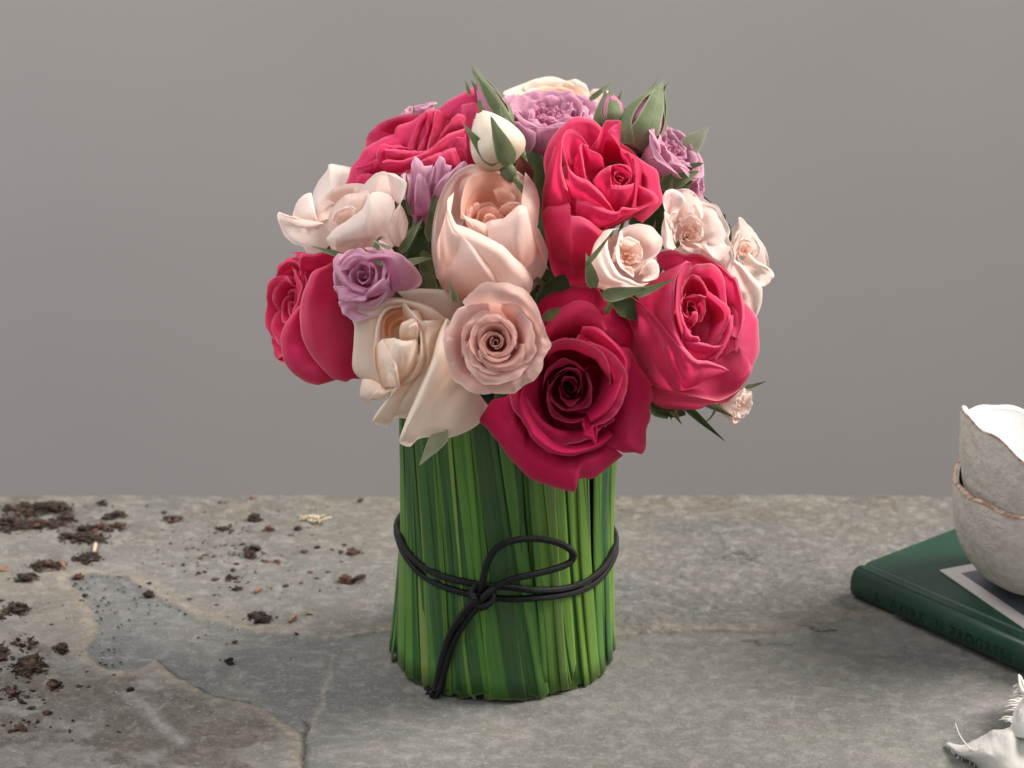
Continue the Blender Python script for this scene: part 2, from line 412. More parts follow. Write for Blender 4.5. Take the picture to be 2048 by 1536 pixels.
def lance(p0, p1, width, normal, bend=.15, curl=.3, mat='sepal', name='sepal', root=None, mw=None, tipc=.0, seed=0, n=16, nu=7, shape='sepal'):
    """a pointed leaf or sepal from p0 to p1 (world); width and bend as fractions / metres"""
    p0, p1 = Vector(p0), Vector(p1); L = (p1 - p0).length; d = (p1 - p0) / L
    nn = (Vector(normal) - d * Vector(normal).dot(d)).normalized(); s = d.cross(nn)
    V, U = [], []
    rs = np.random.RandomState(seed)
    for j in range(n):
        t = j / (n - 1)
        if shape == 'sepal': wv = (min(1, .55 + t * 3) * (1 - t)**.75 * (1 + .25 * math.sin(math.pi * min(1, t * 1.3)))) * width / 2
        else: wv = math.sin(math.pi * min(1, t**.8))**.75 * width / 2 * (1 if t < .999 else 0) + 1e-5
        c = p0 + d * (L * t) + nn * (L * bend * math.sin(math.pi * t)) + nn * (tipc * L * t * t * t)
        for i in range(nu):
            q = (i / (nu - 1)) * 2 - 1
            e = 1 + (.07 * math.sin(t * 60 + (0 if q > 0 else 1.5)) if shape == 'leaf' and abs(q) > .9 else 0)
            c2 = c + s * (wv * q * e) + nn * (-curl * wv * (1 - q * q) + (.12 * wv * math.sin(9 * t + seed) * q))
            V.append(c2); U.append(((q + 1) / 2, t))
    if mw is not None:
        inv = mw.inverted(); V = [inv @ v for v in V]
    return obj_from(name, V, grid_faces(nu, n), M[mat], root, U)

def sepals_part(root, R, n=5, length=1.1, width=.42, droop=.5, seed=0, mat='sepal', up=False, z0=0.0):
    """sepals round the calyx in local space: up=True hugs the bud, else spread below the petals"""
    rs = random.Random(seed)
    for k in range(n):
        a = k * 2 * math.pi / n + rs.uniform(-.2, .2) + seed
        L = length * R * rs.uniform(.85, 1.15)
        if up:
            pr = [(.10, 0), (.36, .15), (.52, .45), (.47, .8), (.34, 1.12), (.28 + .25 * rs.random(), 1.35 + .1 * rs.random())]
        else:
            pr = [(.10, 0), (.45, -.05 - .02 * k), (.75, -.05 - droop * .1), (.98, -.12 - droop * .2), (1.15, -.25 - droop * .35), (1.25, -.4 - droop * .5)]
        pr = [(x * L, y * L + z0) for x, y in pr]
        N = 15; nu = 7; C = catmull(pr, N); V = []; U = []
        for j in range(N):
            t = j / (N - 1); wv = width * L * .5 * min(1, .5 + 2.4 * t) * (1 - t)**.8
            for i in range(nu):
                q = i / (nu - 1) * 2 - 1; r, z = C[j]
                da = q * wv / max(r, .35 * L)
                V.append(((r) * math.cos(a + da), (r) * math.sin(a + da), z + .1 * wv * q * q)); U.append(((q + 1) / 2, t))
        obj_from('sepal', V, grid_faces(nu, N), M[mat], root, U)

def rose(px, py, d, axis, Rpx, mat, stage='cup', n=22, label='', hs=1.0, spin=0.0, seed=1, extra=(), fend=1.0, f0=0.0,
         over=None, sep=True, hc=.8, group='roses in the bouquet', category='rose', sx=1.0, golden=2.399, jit=.25, res=None, sepmat='sepal', seplen=1.1, gam=1.0, cal=.17, xr=2.0, oy=1.0, hsx=1.0):
    """the flower's opening (local height hc) is seen at (px,py)"""
    R = Rpx * PX
    if res is None: res = (35, 31) if Rpx > 80 else (25, 25)
    top = P(px, py, d)
    m, ax = frame(None, axis)
    base = top - ax * (hc * hs * R)
    mw = Matrix.Translation(base) @ m
    root = empty('rose', (0, 0, 0), label, category, group)
    root.matrix_world = mw
    S = STAGES[stage]
    rs = random.Random(seed * 77 + 5)
    for i in range(n):
        f = f0 + (fend - f0) * (i / (n - 1))**gam
        pts, half, kw = stage_at(S, f)
        kw = dict(kw)
        if over: kw.update({k: v if not callable(v) else v(f) for k, v in over.items()})
        jj = jit * f
        pts = pts * np.array([[1 + jj * .12 * rs.uniform(-1, 1), 1 + jj * .2 * rs.uniform(-1, 1)]])
        if jj: pts[-2:, 0] += jj * .12 * rs.uniform(-1, 1); pts[-1, 1] += jj * .25 * rs.uniform(-1, .4)
        phi = spin + i * golden + jj * rs.uniform(-.4, .4)
        V, F, U = petal_data(pts, phi, half * (1 + .12 * jj * rs.uniform(-1, 1)), R, seed=seed * 131 + i, hs=hs, nu=res[0], nt=res[1],
                             xo=rs.uniform(-1, 1) * .05 * min(1, jit * 2) * (f > .02), yo=rs.uniform(-1, 1) * .05 * min(1, jit * 2) * (f > .02), tilt=rs.uniform(-.05, .08) * f, **kw)
        o = obj_from('petal', V * np.array([sx, oy, 1]), F, M[mat], root, U); o.color = (f, rs.random(), 0, 1)
    for k, e in enumerate(extra):
        e = dict(e); pts = np.array(e.pop('pts')); phi = rad(e.pop('phi')); half = e.pop('half'); fm = e.pop('f', 1.0); em = e.pop('mat', mat); dz = e.pop('dz', 0.0)
        if not e.pop('keep', False):
            e['rnd'] = min(.60, e.get('rnd', .14) * xr); e.setdefault('rp', 2.1)
            e['ruffle'] = e.get('ruffle', .03) * 1.25; e.setdefault('notch', .018)
        V, F, U = petal_data(pts, phi, half, R, seed=seed * 131 + 900 + k, nu=41, nt=37, hs=hsx, **e)
        V[:, 2] += dz * R
        o = obj_from('petal', V, F, M[em], root, U); o.color = (fm, rs.random(), 0, 1)
    hip_part(root, R * cal * (.6 if Rpx < 60 else 1), R * cal * 1.5)
    if sep: sepals_part(root, R, length=seplen * .9, width=.34, seed=seed, mat=sepmat, droop=.3)
    stem_part(root, mw, ax, seed, min(.0021, R * .10))
    return root, mw

# ---------------------------------------------------------------- the setting: backdrop and stone table
def build_backdrop():
    b = NB('backdrop_paint')
    ob = b.coord('Object')
    c = b.mix(b.ss(.3, .7, b.noise(ob, 2.2, 3)), (.350, .322, .315), (.366, .338, .330))
    c = b.mix(b.math('MULTIPLY', b.noise(ob, 700, 2, .7), .10), c, (.24, .225, .22))
    nr = b.bump(b.noise(ob, 260, 3), .12, .0006)
    m = b.done(b.pbr(c, .9, .1, nr))
    Y = 1.25
    V = [(-3, Y, -1.2), (3, Y, -1.2), (3, Y, 2.6), (-3, Y, 2.6), (-3, Y + .05, -1.2), (3, Y + .05, -1.2), (3, Y + .05, 2.6), (-3, Y + .05, 2.6)]
    F = [(3, 2, 1, 0)[::-1], (4, 5, 6, 7)[::-1], (0, 1, 5, 4)[::-1], (1, 2, 6, 5)[::-1], (2, 3, 7, 6)[::-1], (3, 0, 4, 7)[::-1]]
    tag(obj_from('backdrop_wall', V, F, m, smooth=False), 'plain warm grey backdrop wall behind the stone table', kind='structure')
    bf = NB('floor_paint'); mf = bf.done(bf.pbr((.22, .21, .20), .8, .2))
    V, F, U = box_data((-3, -2.5, -.86), (3, Y, -.80))
    tag(obj_from('floor', V, F, mf, smooth=False), 'grey floor below the table', kind='structure')

YB = G(1024, 991, 0).y        # back edge of the slab
def pxline(pts): return np.array([list(G(x, y, 0))[:2] for x, y in pts])
def dist_poly(X, Y, L, closed=False):
    """distance to polyline; second value is True inside when closed"""
    D = np.full(X.shape, 1e9); ins = np.zeros(X.shape, bool)
    n = len(L)
    for i in range(n if closed else n - 1):
        ax_, ay_ = L[i]; bx_, by_ = L[(i + 1) % n]
        vx, vy = bx_ - ax_, by_ - ay_
        t = np.clip(((X - ax_) * vx + (Y - ay_) * vy) / (vx * vx + vy * vy + 1e-12), 0, 1)
        D = np.minimum(D, np.hypot(X - ax_ - t * vx, Y - ay_ - t * vy))
        if closed:
            c = ((ay_ > Y) != (by_ > Y)) & (X < (bx_ - ax_) * (Y - ay_) / (by_ - ay_ + 1e-15) + ax_)
            ins ^= c
    return D, ins
SLATE_EDGE_TOP = [(130, 1160), (180, 1152), (250, 1157), (300, 1190), (400, 1243), (520, 1270), (650, 1282), (780, 1264), (900, 1268), (1100, 1278), (1230, 1277), (1400, 1266), (1560, 1270), (1640, 1256), (1700, 1240), (2048, 1228), (2300, 1225)]
SLATE_EDGE_LEFT = [(612, 1700), (612, 1536), (608, 1475), (560, 1440), (520, 1418), (480, 1402), (410, 1387), (360, 1362), (335, 1342), (322, 1318), (300, 1326), (262, 1345), (225, 1342), (200, 1328), (180, 1302), (196, 1282), (198, 1262), (192, 1232), (176, 1215), (165, 1192)]
def build_table():
    xs = np.concatenate([np.linspace(-1.0, -.40, 25)[:-1], np.linspace(-.40, .40, 640), np.linspace(.40, 1.0, 25)[1:]])
    ys = np.concatenate([np.linspace(-.70, -.14, 25)[:-1], np.linspace(-.14, YB, 400)])
    X, Y = np.meshgrid(xs, ys)
    wx = X + .0035 * fbm(X * 60, Y * 60, 4, 3); wy = Y + .0035 * fbm(X * 60, Y * 60, 4, 9)
    poly = pxline(SLATE_EDGE_TOP + [(2300, 1700)] + SLATE_EDGE_LEFT)
    D, ins = dist_poly(wx, wy, poly, True)
    sd = np.where(ins, -D, D)                                   # negative inside the smooth slate
    top = pxline(SLATE_EDGE_TOP)
    Dt, _ = dist_poly(wx, wy, top)
    back = (sd > 0) & (Y > np.interp(X, top[:, 0], top[:, 1]) - .001)
    left = (sd > 0) & ~back
    lo = fbm(X * 9, Y * 14, 4, 21); md = fbm(X * 45, Y * 60, 4, 31); hi = fbm(X * 260, Y * 320, 3, 41)
    st = fbm(X * 30, Y * 120, 4, 51)
    outs = sstep(-.0006, .0012, sd)
    Z = .0016 * outs + .0010 * outs * md + .0007 * outs * hi + .0006 * lo + .00028 * hi + .00035 * md
    col = np.zeros(X.shape + (3,))
    def mixc(a, c, f): return a * (1 - f[..., None]) + np.array(c) * f[..., None]
    # smooth slate: blue grey on the left, greenish grey on the right
    col[:] = (.285, .275, .252)
    bl = sstep(.02, -.24, X + .03 * md)
    col = mixc(col, (.235, .236, .236), bl * .65)
    col = mixc(col, (.36, .345, .315), sstep(.0, .35, lo + .25 * md) * .45)
    col = mixc(col, (.20, .192, .178), sstep(.0, .4, -lo + .3 * st) * .45)
    col = mixc(col, (.33, .30, .255), sstep(.12, .4, md * .7 + st * .5) * .4)
    blob = fbm(X * 38, Y * 50, 2, 91)
    col = mixc(col, (.34, .325, .26), sstep(.25, .33, blob) * .35 * (sd < 0))
    # rougher upper layer
    up_c = np.zeros_like(col); up_c[:] = (.31, .295, .262)
    up_c = mixc(up_c, (.36, .33, .28), sstep(.0, .45, lo + .4 * st) * .7)
    up_c = mixc(up_c, (.225, .232, .225), sstep(.0, .35, fbm(X * 14, Y * 26, 3, 61)) * .6)
    yb = sstep(.10, .22, Y + .02 * md)
    up_c = mixc(up_c, (.25, .21, .155), yb * (.35 + .6 * sstep(-.1, .3, fbm(X * 30, Y * 60, 3, 66))) * .8)
    up_c = mixc(up_c, (.40, .37, .30), yb * sstep(.15, .4, fbm(X * 60, Y * 90, 3, 67)) * .6)
    band = np.exp(-(Dt / .010)**2) * back
    up_c = mixc(up_c, (.47, .40, .31), np.clip(band * (.65 + .9 * st), 0, 1))
    ribs = band * sstep(.2, .8, np.sin(X * 2 * np.pi / .0036 + Y * 900)) * ((X > .05) & (X < .16))
    up_c = mixc(up_c, (.52, .46, .36), ribs * .5)
    lf = left.astype(float)
    up_c = mixc(up_c, (.36, .325, .265), lf * (.5 + .5 * np.clip(lo * 2, -1, 1)))
    br = pxline([(-200, 1345), (60, 1345), (200, 1350), (320, 1345), (420, 1400), (560, 1450), (600, 1536), (600, 1750), (-300, 1750)])
    Db, bi = dist_poly(wx, wy, br, True)
    bf = sstep(.012, -.012, np.where(bi, -Db, Db) + .01 * md) * outs
    up_c = mixc(up_c, (.200, .172, .145), bf * (.85 + .3 * st))
    up_c = mixc(up_c, (.36, .34, .31), bf * sstep(.12, .3, fbm(X * 28, Y * 40, 4, 77)) * .75)
    up_c = mixc(up_c, (.45, .38, .29), np.exp(-((sd - .003) / .0035)**2) * lf * (.5 + .6 * st).clip(0, 1))
    col = col * (1 - outs[..., None]) + up_c * outs[..., None]
    # earth rubbed into the stone round the heaps
    for hx, hy, sx_, sy_, am in [(70, 1030, 95, 30, .8), (160, 1070, 75, 26, .6), (95, 1135, 60, 20, .6), (40, 1225, 45, 22, .5), (55, 1320, 60, 50, .6), (500, 1100, 110, 45, .28), (250, 1060, 200, 50, .25), (60, 1420, 70, 35, .35)]:
        c0 = G(hx, hy, 0); ex = (G(hx + sx_, hy, 0) - c0).length; ey = (G(hx, hy + sy_, 0) - c0).length
        g_ = np.exp(-((X - c0.x) / ex)**2 - ((Y - c0.y) / ey)**2) * sstep(-.15, .35, fbm(X * 90, Y * 110, 4, 97)) * am
        col = mixc(col, (.11, .085, .065), g_)
    # light scuffs
    for pts, c, wd, am in [([(262, 1395), (300, 1425), (330, 1460), (365, 1490)], (.42, .40, .37), .0045, .75),
                           ([(668, 1312), (655, 1370), (635, 1425), (618, 1470)], (.42, .36, .28), .0011, .7),
                           ([(640, 1495), (700, 1488), (700, 1482)], (.42, .39, .32), .0016, .5),
                           ([(1590, 1395), (1588, 1432)], (.45, .42, .38), .0007, .7),
                           ([(1410, 1205), (1418, 1222)], (.50, .46, .40), .0009, .8),
                           ([(140, 1455), (200, 1450), (190, 1440)], (.40, .39, .36), .0035, .5)]:
        d_, _ = dist_poly(wx, wy, pxline(pts)); col = mixc(col, c, np.exp(-(d_ / wd)**2) * am)
    # dark cracks and the dark mark behind the book
    for pts, wd, am, dz in [([(400, 1380), (420, 1390), (440, 1396), (470, 1400), (492, 1404)], .0013, .95, .0012), ([(320, 1322), (345, 1345), (372, 1360)], .0008, .6, .0010),
                        ([(610, 1440), (616, 1452), (606, 1475), (610, 1510), (607, 1560)], .0014, .7, .0016), ([(1600, 1256), (1640, 1262), (1668, 1260)], .0010, .8, .001),
                        ([(1492, 1282), (1512, 1279), (1522, 1286)], .0014, .7, .0008), ([(1540, 1286), (1580, 1289)], .0022, .35, .0002),
                        ([(1605, 1127), (1640, 1123)], .0010, .5, .0002), ([(1560, 1133), (1575, 1136)], .0008, .5, .0002), ([(1230, 1028), (1300, 1033)], .0030, .35, 0)]:
        d_, _ = dist_poly(wx, wy, pxline(pts)); g_ = np.exp(-(d_ / wd)**2)
        col = mixc(col, (.06, .045, .035), g_ * am); Z = Z - g_ * dz
    fm, fi = dist_poly(X, Y, pxline([(1422, 1118), (1450, 1112), (1480, 1105), (1500, 1112), (1534, 1113), (1522, 1124), (1532, 1133), (1500, 1130), (1490, 1136), (1450, 1126), (1425, 1126)]), True)
    fmask = sstep(.001, -.002, np.where(fi, -fm, fm)); sq = np.abs(fbm(X * 160, Y * 220, 3, 83))
    col = mixc(col, (.10, .10, .098), fmask * (.35 + .65 * sstep(.12, .02, sq)))
    col = col.mean((0, 1)) + (col - col.mean((0, 1))) * 1.5
    col = np.clip(col, .01, 1)
    col *= .485 * (1 + .16 * hi + .10 * md)[..., None]
    col *= (1 - .30 * (outs * back) * sstep(-.22, .05, X) - .14 * sstep(.05, -.10, X) * (1 - .5 * sstep(0, -.05, Y)))[..., None]  # back right and left darkened in the colour to offset the lamps' brightness
    # ragged back edge
    Yr = Y + np.where(Y > YB - .002, .0022 * fbm(X * 40, X * 0, 4, 5), 0)
    Z = Z - .003 * sstep(YB - .006, YB, Y)**2 + .004 * (Y > .19) * fbm(X * 3, X * 0, 2, 15) * sstep(.19, .235, Y)
    ny, nx = X.shape
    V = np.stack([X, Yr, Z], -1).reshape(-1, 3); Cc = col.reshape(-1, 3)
    F = grid_faces(nx, ny)
    # the slab's sides and underside
    ring = [i for i in range(nx)] + [j * nx + nx - 1 for j in range(1, ny)] + [(ny - 1) * nx + i for i in range(nx - 2, -1, -1)] + [j * nx for j in range(ny - 2, 0, -1)]
    o = len(V); low = V[ring].copy(); low[:, 2] = -.035
    V = np.vstack([V, low]); Cc = np.vstack([Cc, Cc[ring] * .8]); k = len(ring)
    F += [(ring[i], o + i, o + (i + 1) % k, ring[(i + 1) % k]) for i in range(k)] + [tuple(range(o + k - 1, o - 1, -1))]
    b = NB('weathered_stone')
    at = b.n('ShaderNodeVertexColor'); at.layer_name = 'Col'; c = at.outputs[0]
    ob = b.coord('Object')
    n1 = b.noise(ob, 520, 5, .65); n2 = b.noise(b.mapping(ob, (1, 1.3, 1)), 110, 5, .6, .4); n3 = b.noise(ob, 1300, 2, .6)
    c = b.mix(b.math('MULTIPLY', b.ss(.50, .70, n1), .55), c, b.mix(.5, c, (.40, .37, .32)))
    c = b.mix(b.math('MULTIPLY', b.ss(.50, .30, n1), .6), c, b.mix(.6, c, (.10, .09, .075)))
    c = b.mix(b.math('MULTIPLY', b.ss(.45, .7, n2), .32), c, (.30, .285, .26))
    c = b.mix(b.math('MULTIPLY', b.ss(.55, .3, n2), .36), c, (.12, .115, .11))
    c = b.mix(b.math('MULTIPLY', b.ss(.55, .8, n3), .35), c, (.36, .34, .31))
    fl = b.n('ShaderNodeTexVoronoi'); b.l(b.mapping(ob, (1, 1.6, 1), (0, 0, .7)), fl.inputs[0]); fl.inputs['Scale'].default_value = 130
    c = b.mix(b.math('MULTIPLY', b.ss(.16, .06, fl.outputs[0]), .30), c, (.36, .34, .30))
    h = b.math('ADD', b.math('MULTIPLY', n1, .8), b.math('ADD', b.math('MULTIPLY', n2, 1.0), b.math('MULTIPLY', n3, .3)))
    nr = b.bump(h, .5, .0009)
    m = b.done(b.pbr(c, b.math('ADD', .52, b.math('MULTIPLY', n2, .25)), .32, nr))
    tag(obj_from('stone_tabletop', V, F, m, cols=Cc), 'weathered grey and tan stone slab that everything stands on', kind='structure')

# ---------------------------------------------------------------- soil
M_soil = None
def soil_mats():
    b = NB('dark_soil'); ob = b.coord('Object'); inf = b.n('ShaderNodeObjectInfo')
    n = b.noise(ob, 420, 4, .7)
    c = b.mix(b.ss(.35, .65, n), (.022, .017, .014), (.060, .044, .034))
    c = b.mix(b.ss(.66, .74, b.noise(ob, 160, 3, .6)), c, (.12, .055, .035))
    M['soil'] = b.done(b.pbr(c, .9, .15, b.bump(n, .8, .001)))
    for nm, c0, c1 in [('bark', (.055, .030, .022), (.13, .066, .047)), ('bark_red', (.20, .10, .06), (.32, .18, .11)), ('straw', (.46, .36, .24), (.60, .50, .37))]:
        b = NB(nm); ob = b.coord('Object'); n = b.noise(b.mapping(ob, (1, 4, 4)), 220, 4, .7)
        M[nm] = b.done(b.pbr(b.mix(b.ss(.3, .7, n), c0, c1), .85, .2, b.bump(n, .8, .0008)))
def lump(rs, r, squash=.6, sub=2):
    """irregular stone-like lump: verts, faces"""
    import bmesh
    bm = bmesh.new(); bmesh.ops.create_icosphere(bm, subdivisions=sub, radius=1.0)
    s = rs.rand(3) * 60
    V = np.array([v.co[:] for v in bm.verts]); F = [tuple(v.index for v in f.verts) for f in bm.faces]; bm.free()
    d = 1 + .55 * fbm(V[:, 0] * 1.3 + s[0], V[:, 1] * 1.3 + V[:, 2] * 1.7 + s[1], 3, 3) * 1.6 + .25 * vnoise(V[:, 2] * 4 + s[2], V[:, 0] * 4 + V[:, 1] * 3, 5)
    V = V * d[:, None]
    V[:, 2] *= squash
    V[:, 2] = np.maximum(V[:, 2], -.35 * squash)
    V[:, 2] += .35 * squash
    return V * r, F
def build_soil():
    soil_mats(); rs = np.random.RandomState(5)
    ZT = .0012
    items = [  # px, py, w px, h px, material, label
      (229, 1030, 66, 24, 'soil', 'long dark clod near the back edge, the widest single clod'),
      (169, 1058, 32, 26, 'soil', 'rounded grey-black clod on the big soil heap at the left'),
      (512, 1035, 34, 26, 'soil', 'rounded black clod near the back edge between the soil heap and the bouquet'),
      (537, 1058, 26, 15, 'bark', 'small brown clod just in front of the rounded black one near the back edge'),
      (447, 1056, 27, 13, 'soil', 'flat crumbly black clod left of the rounded black clod near the back edge'),
      (598, 1056, 22, 13, 'soil', 'small dark clod touching the pale straw tuft'),
      (709, 1100, 32, 27, 'bark', 'chunky red-brown bark piece left of the cord on the bouquet'),
      (692, 1159, 40, 27, 'bark', 'larger brown bark chunk with a twig sticking out, nearest the bouquet'),
      (610, 1102, 21, 10, 'bark', 'thin flat dark chip between the straw tuft and the bark chunk'),
      (474, 1177, 27, 11, 'soil', 'flat dark clod above the pale band of the slab'),
      (520, 1238, 40, 27, 'soil', 'crumbly black clod lying on the pale band in the middle of the slab'),
      (459, 1319, 24, 17, 'soil', 'lone black clod on the smooth blue-grey slate'),
      (460, 1152, 20, 14, 'soil', 'dark crumb left of the reddish chip in the scatter'),
      (475, 1128, 17, 12, 'soil', 'small round black crumb at the middle of the scatter'),
      (530, 1122, 32, 10, 'bark', 'elongated reddish bark chip in the middle of the scatter'),
      (634, 1094, 17, 12, 'soil', 'small dark crumb right behind the thin flat chip'),
      (666, 1098, 14, 14, 'bark', 'upright dark brown sliver left of the chunky bark piece'),
      (296, 1186, 27, 14, 'soil', 'oval dark clod at the rim of the blue-grey patch'),
      (298, 1166, 15, 13, 'soil', 'small pointed clod behind the oval one at the blue-grey patch'),
      (259, 1378, 21, 14, 'soil', 'black clod on the rough brown stone above the pale scuff'),
      (41, 1456, 34, 21, 'bark', 'dark brown clod nearest the camera at the lower left'),
      (66, 1416, 31, 9, 'soil', 'short black twig-like clod at the lower left'),
      (94, 1424, 22, 17, 'bark', 'brown clod beside the twig-like one at the lower left'),
      (84, 1400, 15, 11, 'soil', 'small dark crumb behind the twig-like clod'),
      (116, 1383, 13, 12, 'soil', 'small round crumb between the lower heap and the brown clod'),
      (4, 1228, 22, 38, 'soil', 'tall black clod cut by the left edge of the picture'),
      (158, 1151, 24, 14, 'bark', 'reddish brown clod at the tip of the blue-grey patch'),
      (9, 1137, 36, 15, 'bark_red', 'orange-red bark chip at the left edge'),
      (373, 1402, 12, 9, 'soil', 'tiny black crumb right above the crack in the slab'),
    ]
    def place(px, py, wpx, hpx, mat, label):
        k = (G(px + 1, py, ZT) - G(px, py, ZT)).length
        w_ = wpx * k; hz = hpx * k
        V, F = lump(rs, 1.0, .8, 3)
        V = V / np.abs(V).max(0)
        V *= np.array([w_ / 2, w_ * .36, 1.0]); V[:, 2] = V[:, 2] * min(hz * .75, w_ * .5)
        a = rs.uniform(-.25, .25); c, s = math.cos(a), math.sin(a)
        V = V @ np.array([[c, s, 0], [-s, c, 0], [0, 0, 1]])
        o = obj_from('soil_clod', V, F, M[mat]); p = G(px, py + hpx * .25, ZT); o.location = (p.x, p.y, ZT - .0004)
        tag(o, label, 'soil clod', 'clods of potting soil scattered on the slab')
        return o
    for it in items: place(*it)
    # twig of the bark chunk
    o = bpy.data.objects
    p0, p1 = G(708, 1160, .004), G(731, 1152, .004)
    V, F, U = tube_data(catmull([p0, (p0 + p1) / 2 + Vector((0, 0, .0006)), p1], 6), [.0012, .0014, .0015, .0015, .0014, .0010], 7)
    ch = [q for q in bpy.data.objects if q.get('label', '').startswith('larger brown bark chunk')][0]
    V = [Vector(v) - ch.location for v in V]
    obj_from('twig', V, F, M['soil'], ch, U)
    # splinters and straw
    for (a, b_, r, mat, label) in [((578, 1244), (594, 1228), .0012, 'bark_red', 'orange wood splinter right of the crumbly black clod'),
                                   ((612, 1226), (625, 1229), .0009, 'bark_red', 'tiny orange wood splinter on the pale band of the slab'),
                                   ((192, 1086), (188, 1106), .0013, 'straw', 'pale straw bit standing in the left soil heap'),
                                   ((120, 1122), (130, 1136), .0013, 'bark_red', 'orange straw bit leaning in the front soil heap'),
                                   ((510, 1185), (523, 1174), .0012, 'bark_red', 'small orange splinter above the pale band, near the flat dark clod'),
                                   ((638, 1043), (664, 1034), .0008, 'straw', 'thin straw lying right of the pale tuft'),
                                   ((715, 1003), (728, 999), .0012, 'bark', 'thin brown sliver at the back edge beside the bouquet'),
                                   ((500, 998), (510, 994), .0014, 'bark_red', 'orange sliver at the back edge of the slab'),
                                   ((725, 1212), (732, 1208), .0006, 'bark_red', 'hair-thin orange splinter beside the foot of the bouquet')]:
        q0, q1 = G(*a, ZT + r * .7), G(*b_, ZT + r * 1.2)
        V, F, U = tube_data(catmull([q0, (q0 + q1) / 2 + Vector((0, 0, r * .4)), q1], 7), np.array([.5, .8, 1, 1, .9, .7, .35]) * r, 6)
        tag(obj_from('wood_splinter', V, F, M[mat], None, U), label, 'splinter', 'splinters and straw bits on the slab')
    ch = []
    for k in range(26):
        c = G(rs.uniform(602, 641), rs.uniform(1036, 1046), ZT); L = rs.uniform(.002, .006); a = rs.rand() * 6.28
        dlt = Vector((math.cos(a) * L, math.sin(a) * L * .6, rs.uniform(.0, .0035)))
        ch.append(tube_data(catmull([c, c + dlt * .5 + Vector((0, 0, .001)), c + dlt], 5), np.array([.5, 1, 1.1, .9, .4]) * .0008, 5))
    V, F, U = merge(ch)
    tag(obj_from('straw_tuft', V, F, M['straw'], None, U), 'pale beige straw tuft near the back edge, left of the bouquet', 'straw')
    # heaps and crumbs nobody could count
    protos = [lump(rs, 1.0, .75, 1) for _ in range(10)]
    protos2 = [lump(rs, 1.0, .75, 2) for _ in range(6)]
    chunksS, chunksB = [], []
    def put(px, py, rpx, bark=.2, z=0.0, elong=1.3):
        k = .00027
        V, F = (protos2[rs.randint(6)] if rpx > 4.5 else protos[rs.randint(10)])
        p = G(px, py, ZT); a = rs.rand() * 6.28; c, s = math.cos(a), math.sin(a)
        e = rs.uniform(1, elong)
        W = (V * np.array([e, 1, rs.uniform(.6, 1.1)])) @ np.array([[c, s, 0], [-s, c, 0], [0, 0, 1]]) * (rpx * k) + np.array([p.x, p.y, ZT - .0003 + z])
        (chunksB if rs.rand() < bark else chunksS).append((W, F, [(0, 0)] * len(W)))
    heaps = [(60, 1022, 70, 13, 150), (110, 1017, 35, 9, 55), (72, 1052, 68, 12, 130), (165, 1078, 48, 12, 120), (133, 1040, 20, 10, 35), (92, 1136, 42, 11, 90), (172, 1120, 34, 12, 65), (205, 1010, 18, 5, 12),
             (36, 1222, 26, 13, 55), (122, 1300, 14, 10, 32), (60, 1336, 34, 18, 100), (2, 1312, 14, 20, 40), (50, 1290, 40, 16, 22), (30, 1395, 40, 18, 22), (240, 1056, 22, 5, 14), (520, 1237, 26, 9, 22),
             (350, 1042, 22, 8, 10), (110, 1375, 24, 12, 12), (500, 1110, 30, 20, 14), (20, 1050, 40, 20, 40), (200, 1060, 40, 14, 30), (60, 1160, 26, 8, 18)]
    for cx, cy, sx, sy, n in heaps:
        for _ in range(int(n * 2.3)):
            g = rs.randn(2) * .52
            rr = math.exp(-g[0]**2 - g[1]**2)
            put(cx + g[0] * sx, cy + g[1] * sy, rs.uniform(1.1, 2.8) + rs.exponential(1.9) * rr, .28, rs.uniform(0, .0034) * rr, 2.0)
    for _ in range(900):      # scatter thinning away from the heap
        x = 800 * rs.beta(1.1, 1.9); y = 1000 + 330 * rs.beta(1.1, 2.2)
        if x > 760: continue
        put(x, y, rs.uniform(.8, 1.9) + rs.exponential(.7), .25)
    for _ in range(420):
        put(rs.uniform(380, 730), 1040 + 170 * rs.beta(1.5, 1.8), rs.uniform(1.1, 2.3) + rs.exponential(1.1), .3)
    for _ in range(260):
        put(250 * rs.beta(1, 1.6), rs.uniform(1200, 1480), rs.uniform(1.0, 2.2) + rs.exponential(1.0), .25)
    for cx, cy, sx, sy, n in heaps:
        for _ in range(int(n * 1.6)):
            g = rs.randn(2) * .8
            put(cx + g[0] * sx, cy + g[1] * sy, rs.uniform(.35, .9), .3)
    for _ in range(25):
        put(rs.uniform(300, 1900), rs.uniform(1000, 1500), rs.uniform(.5, 1.0), .3)
    for ch, nm, lab in [(chunksS, 'soil', 'fine black soil crumbs heaped at the left and thinly scattered'), (chunksB, 'bark', 'fine brown bark crumbs mixed into the scattered soil')]:
        V, F, U = merge(ch)
        tag(obj_from('soil_crumbs' if nm == 'soil' else 'bark_crumbs', V, F, M[nm], None), lab, 'soil' if nm == 'soil' else 'bark', kind='stuff')

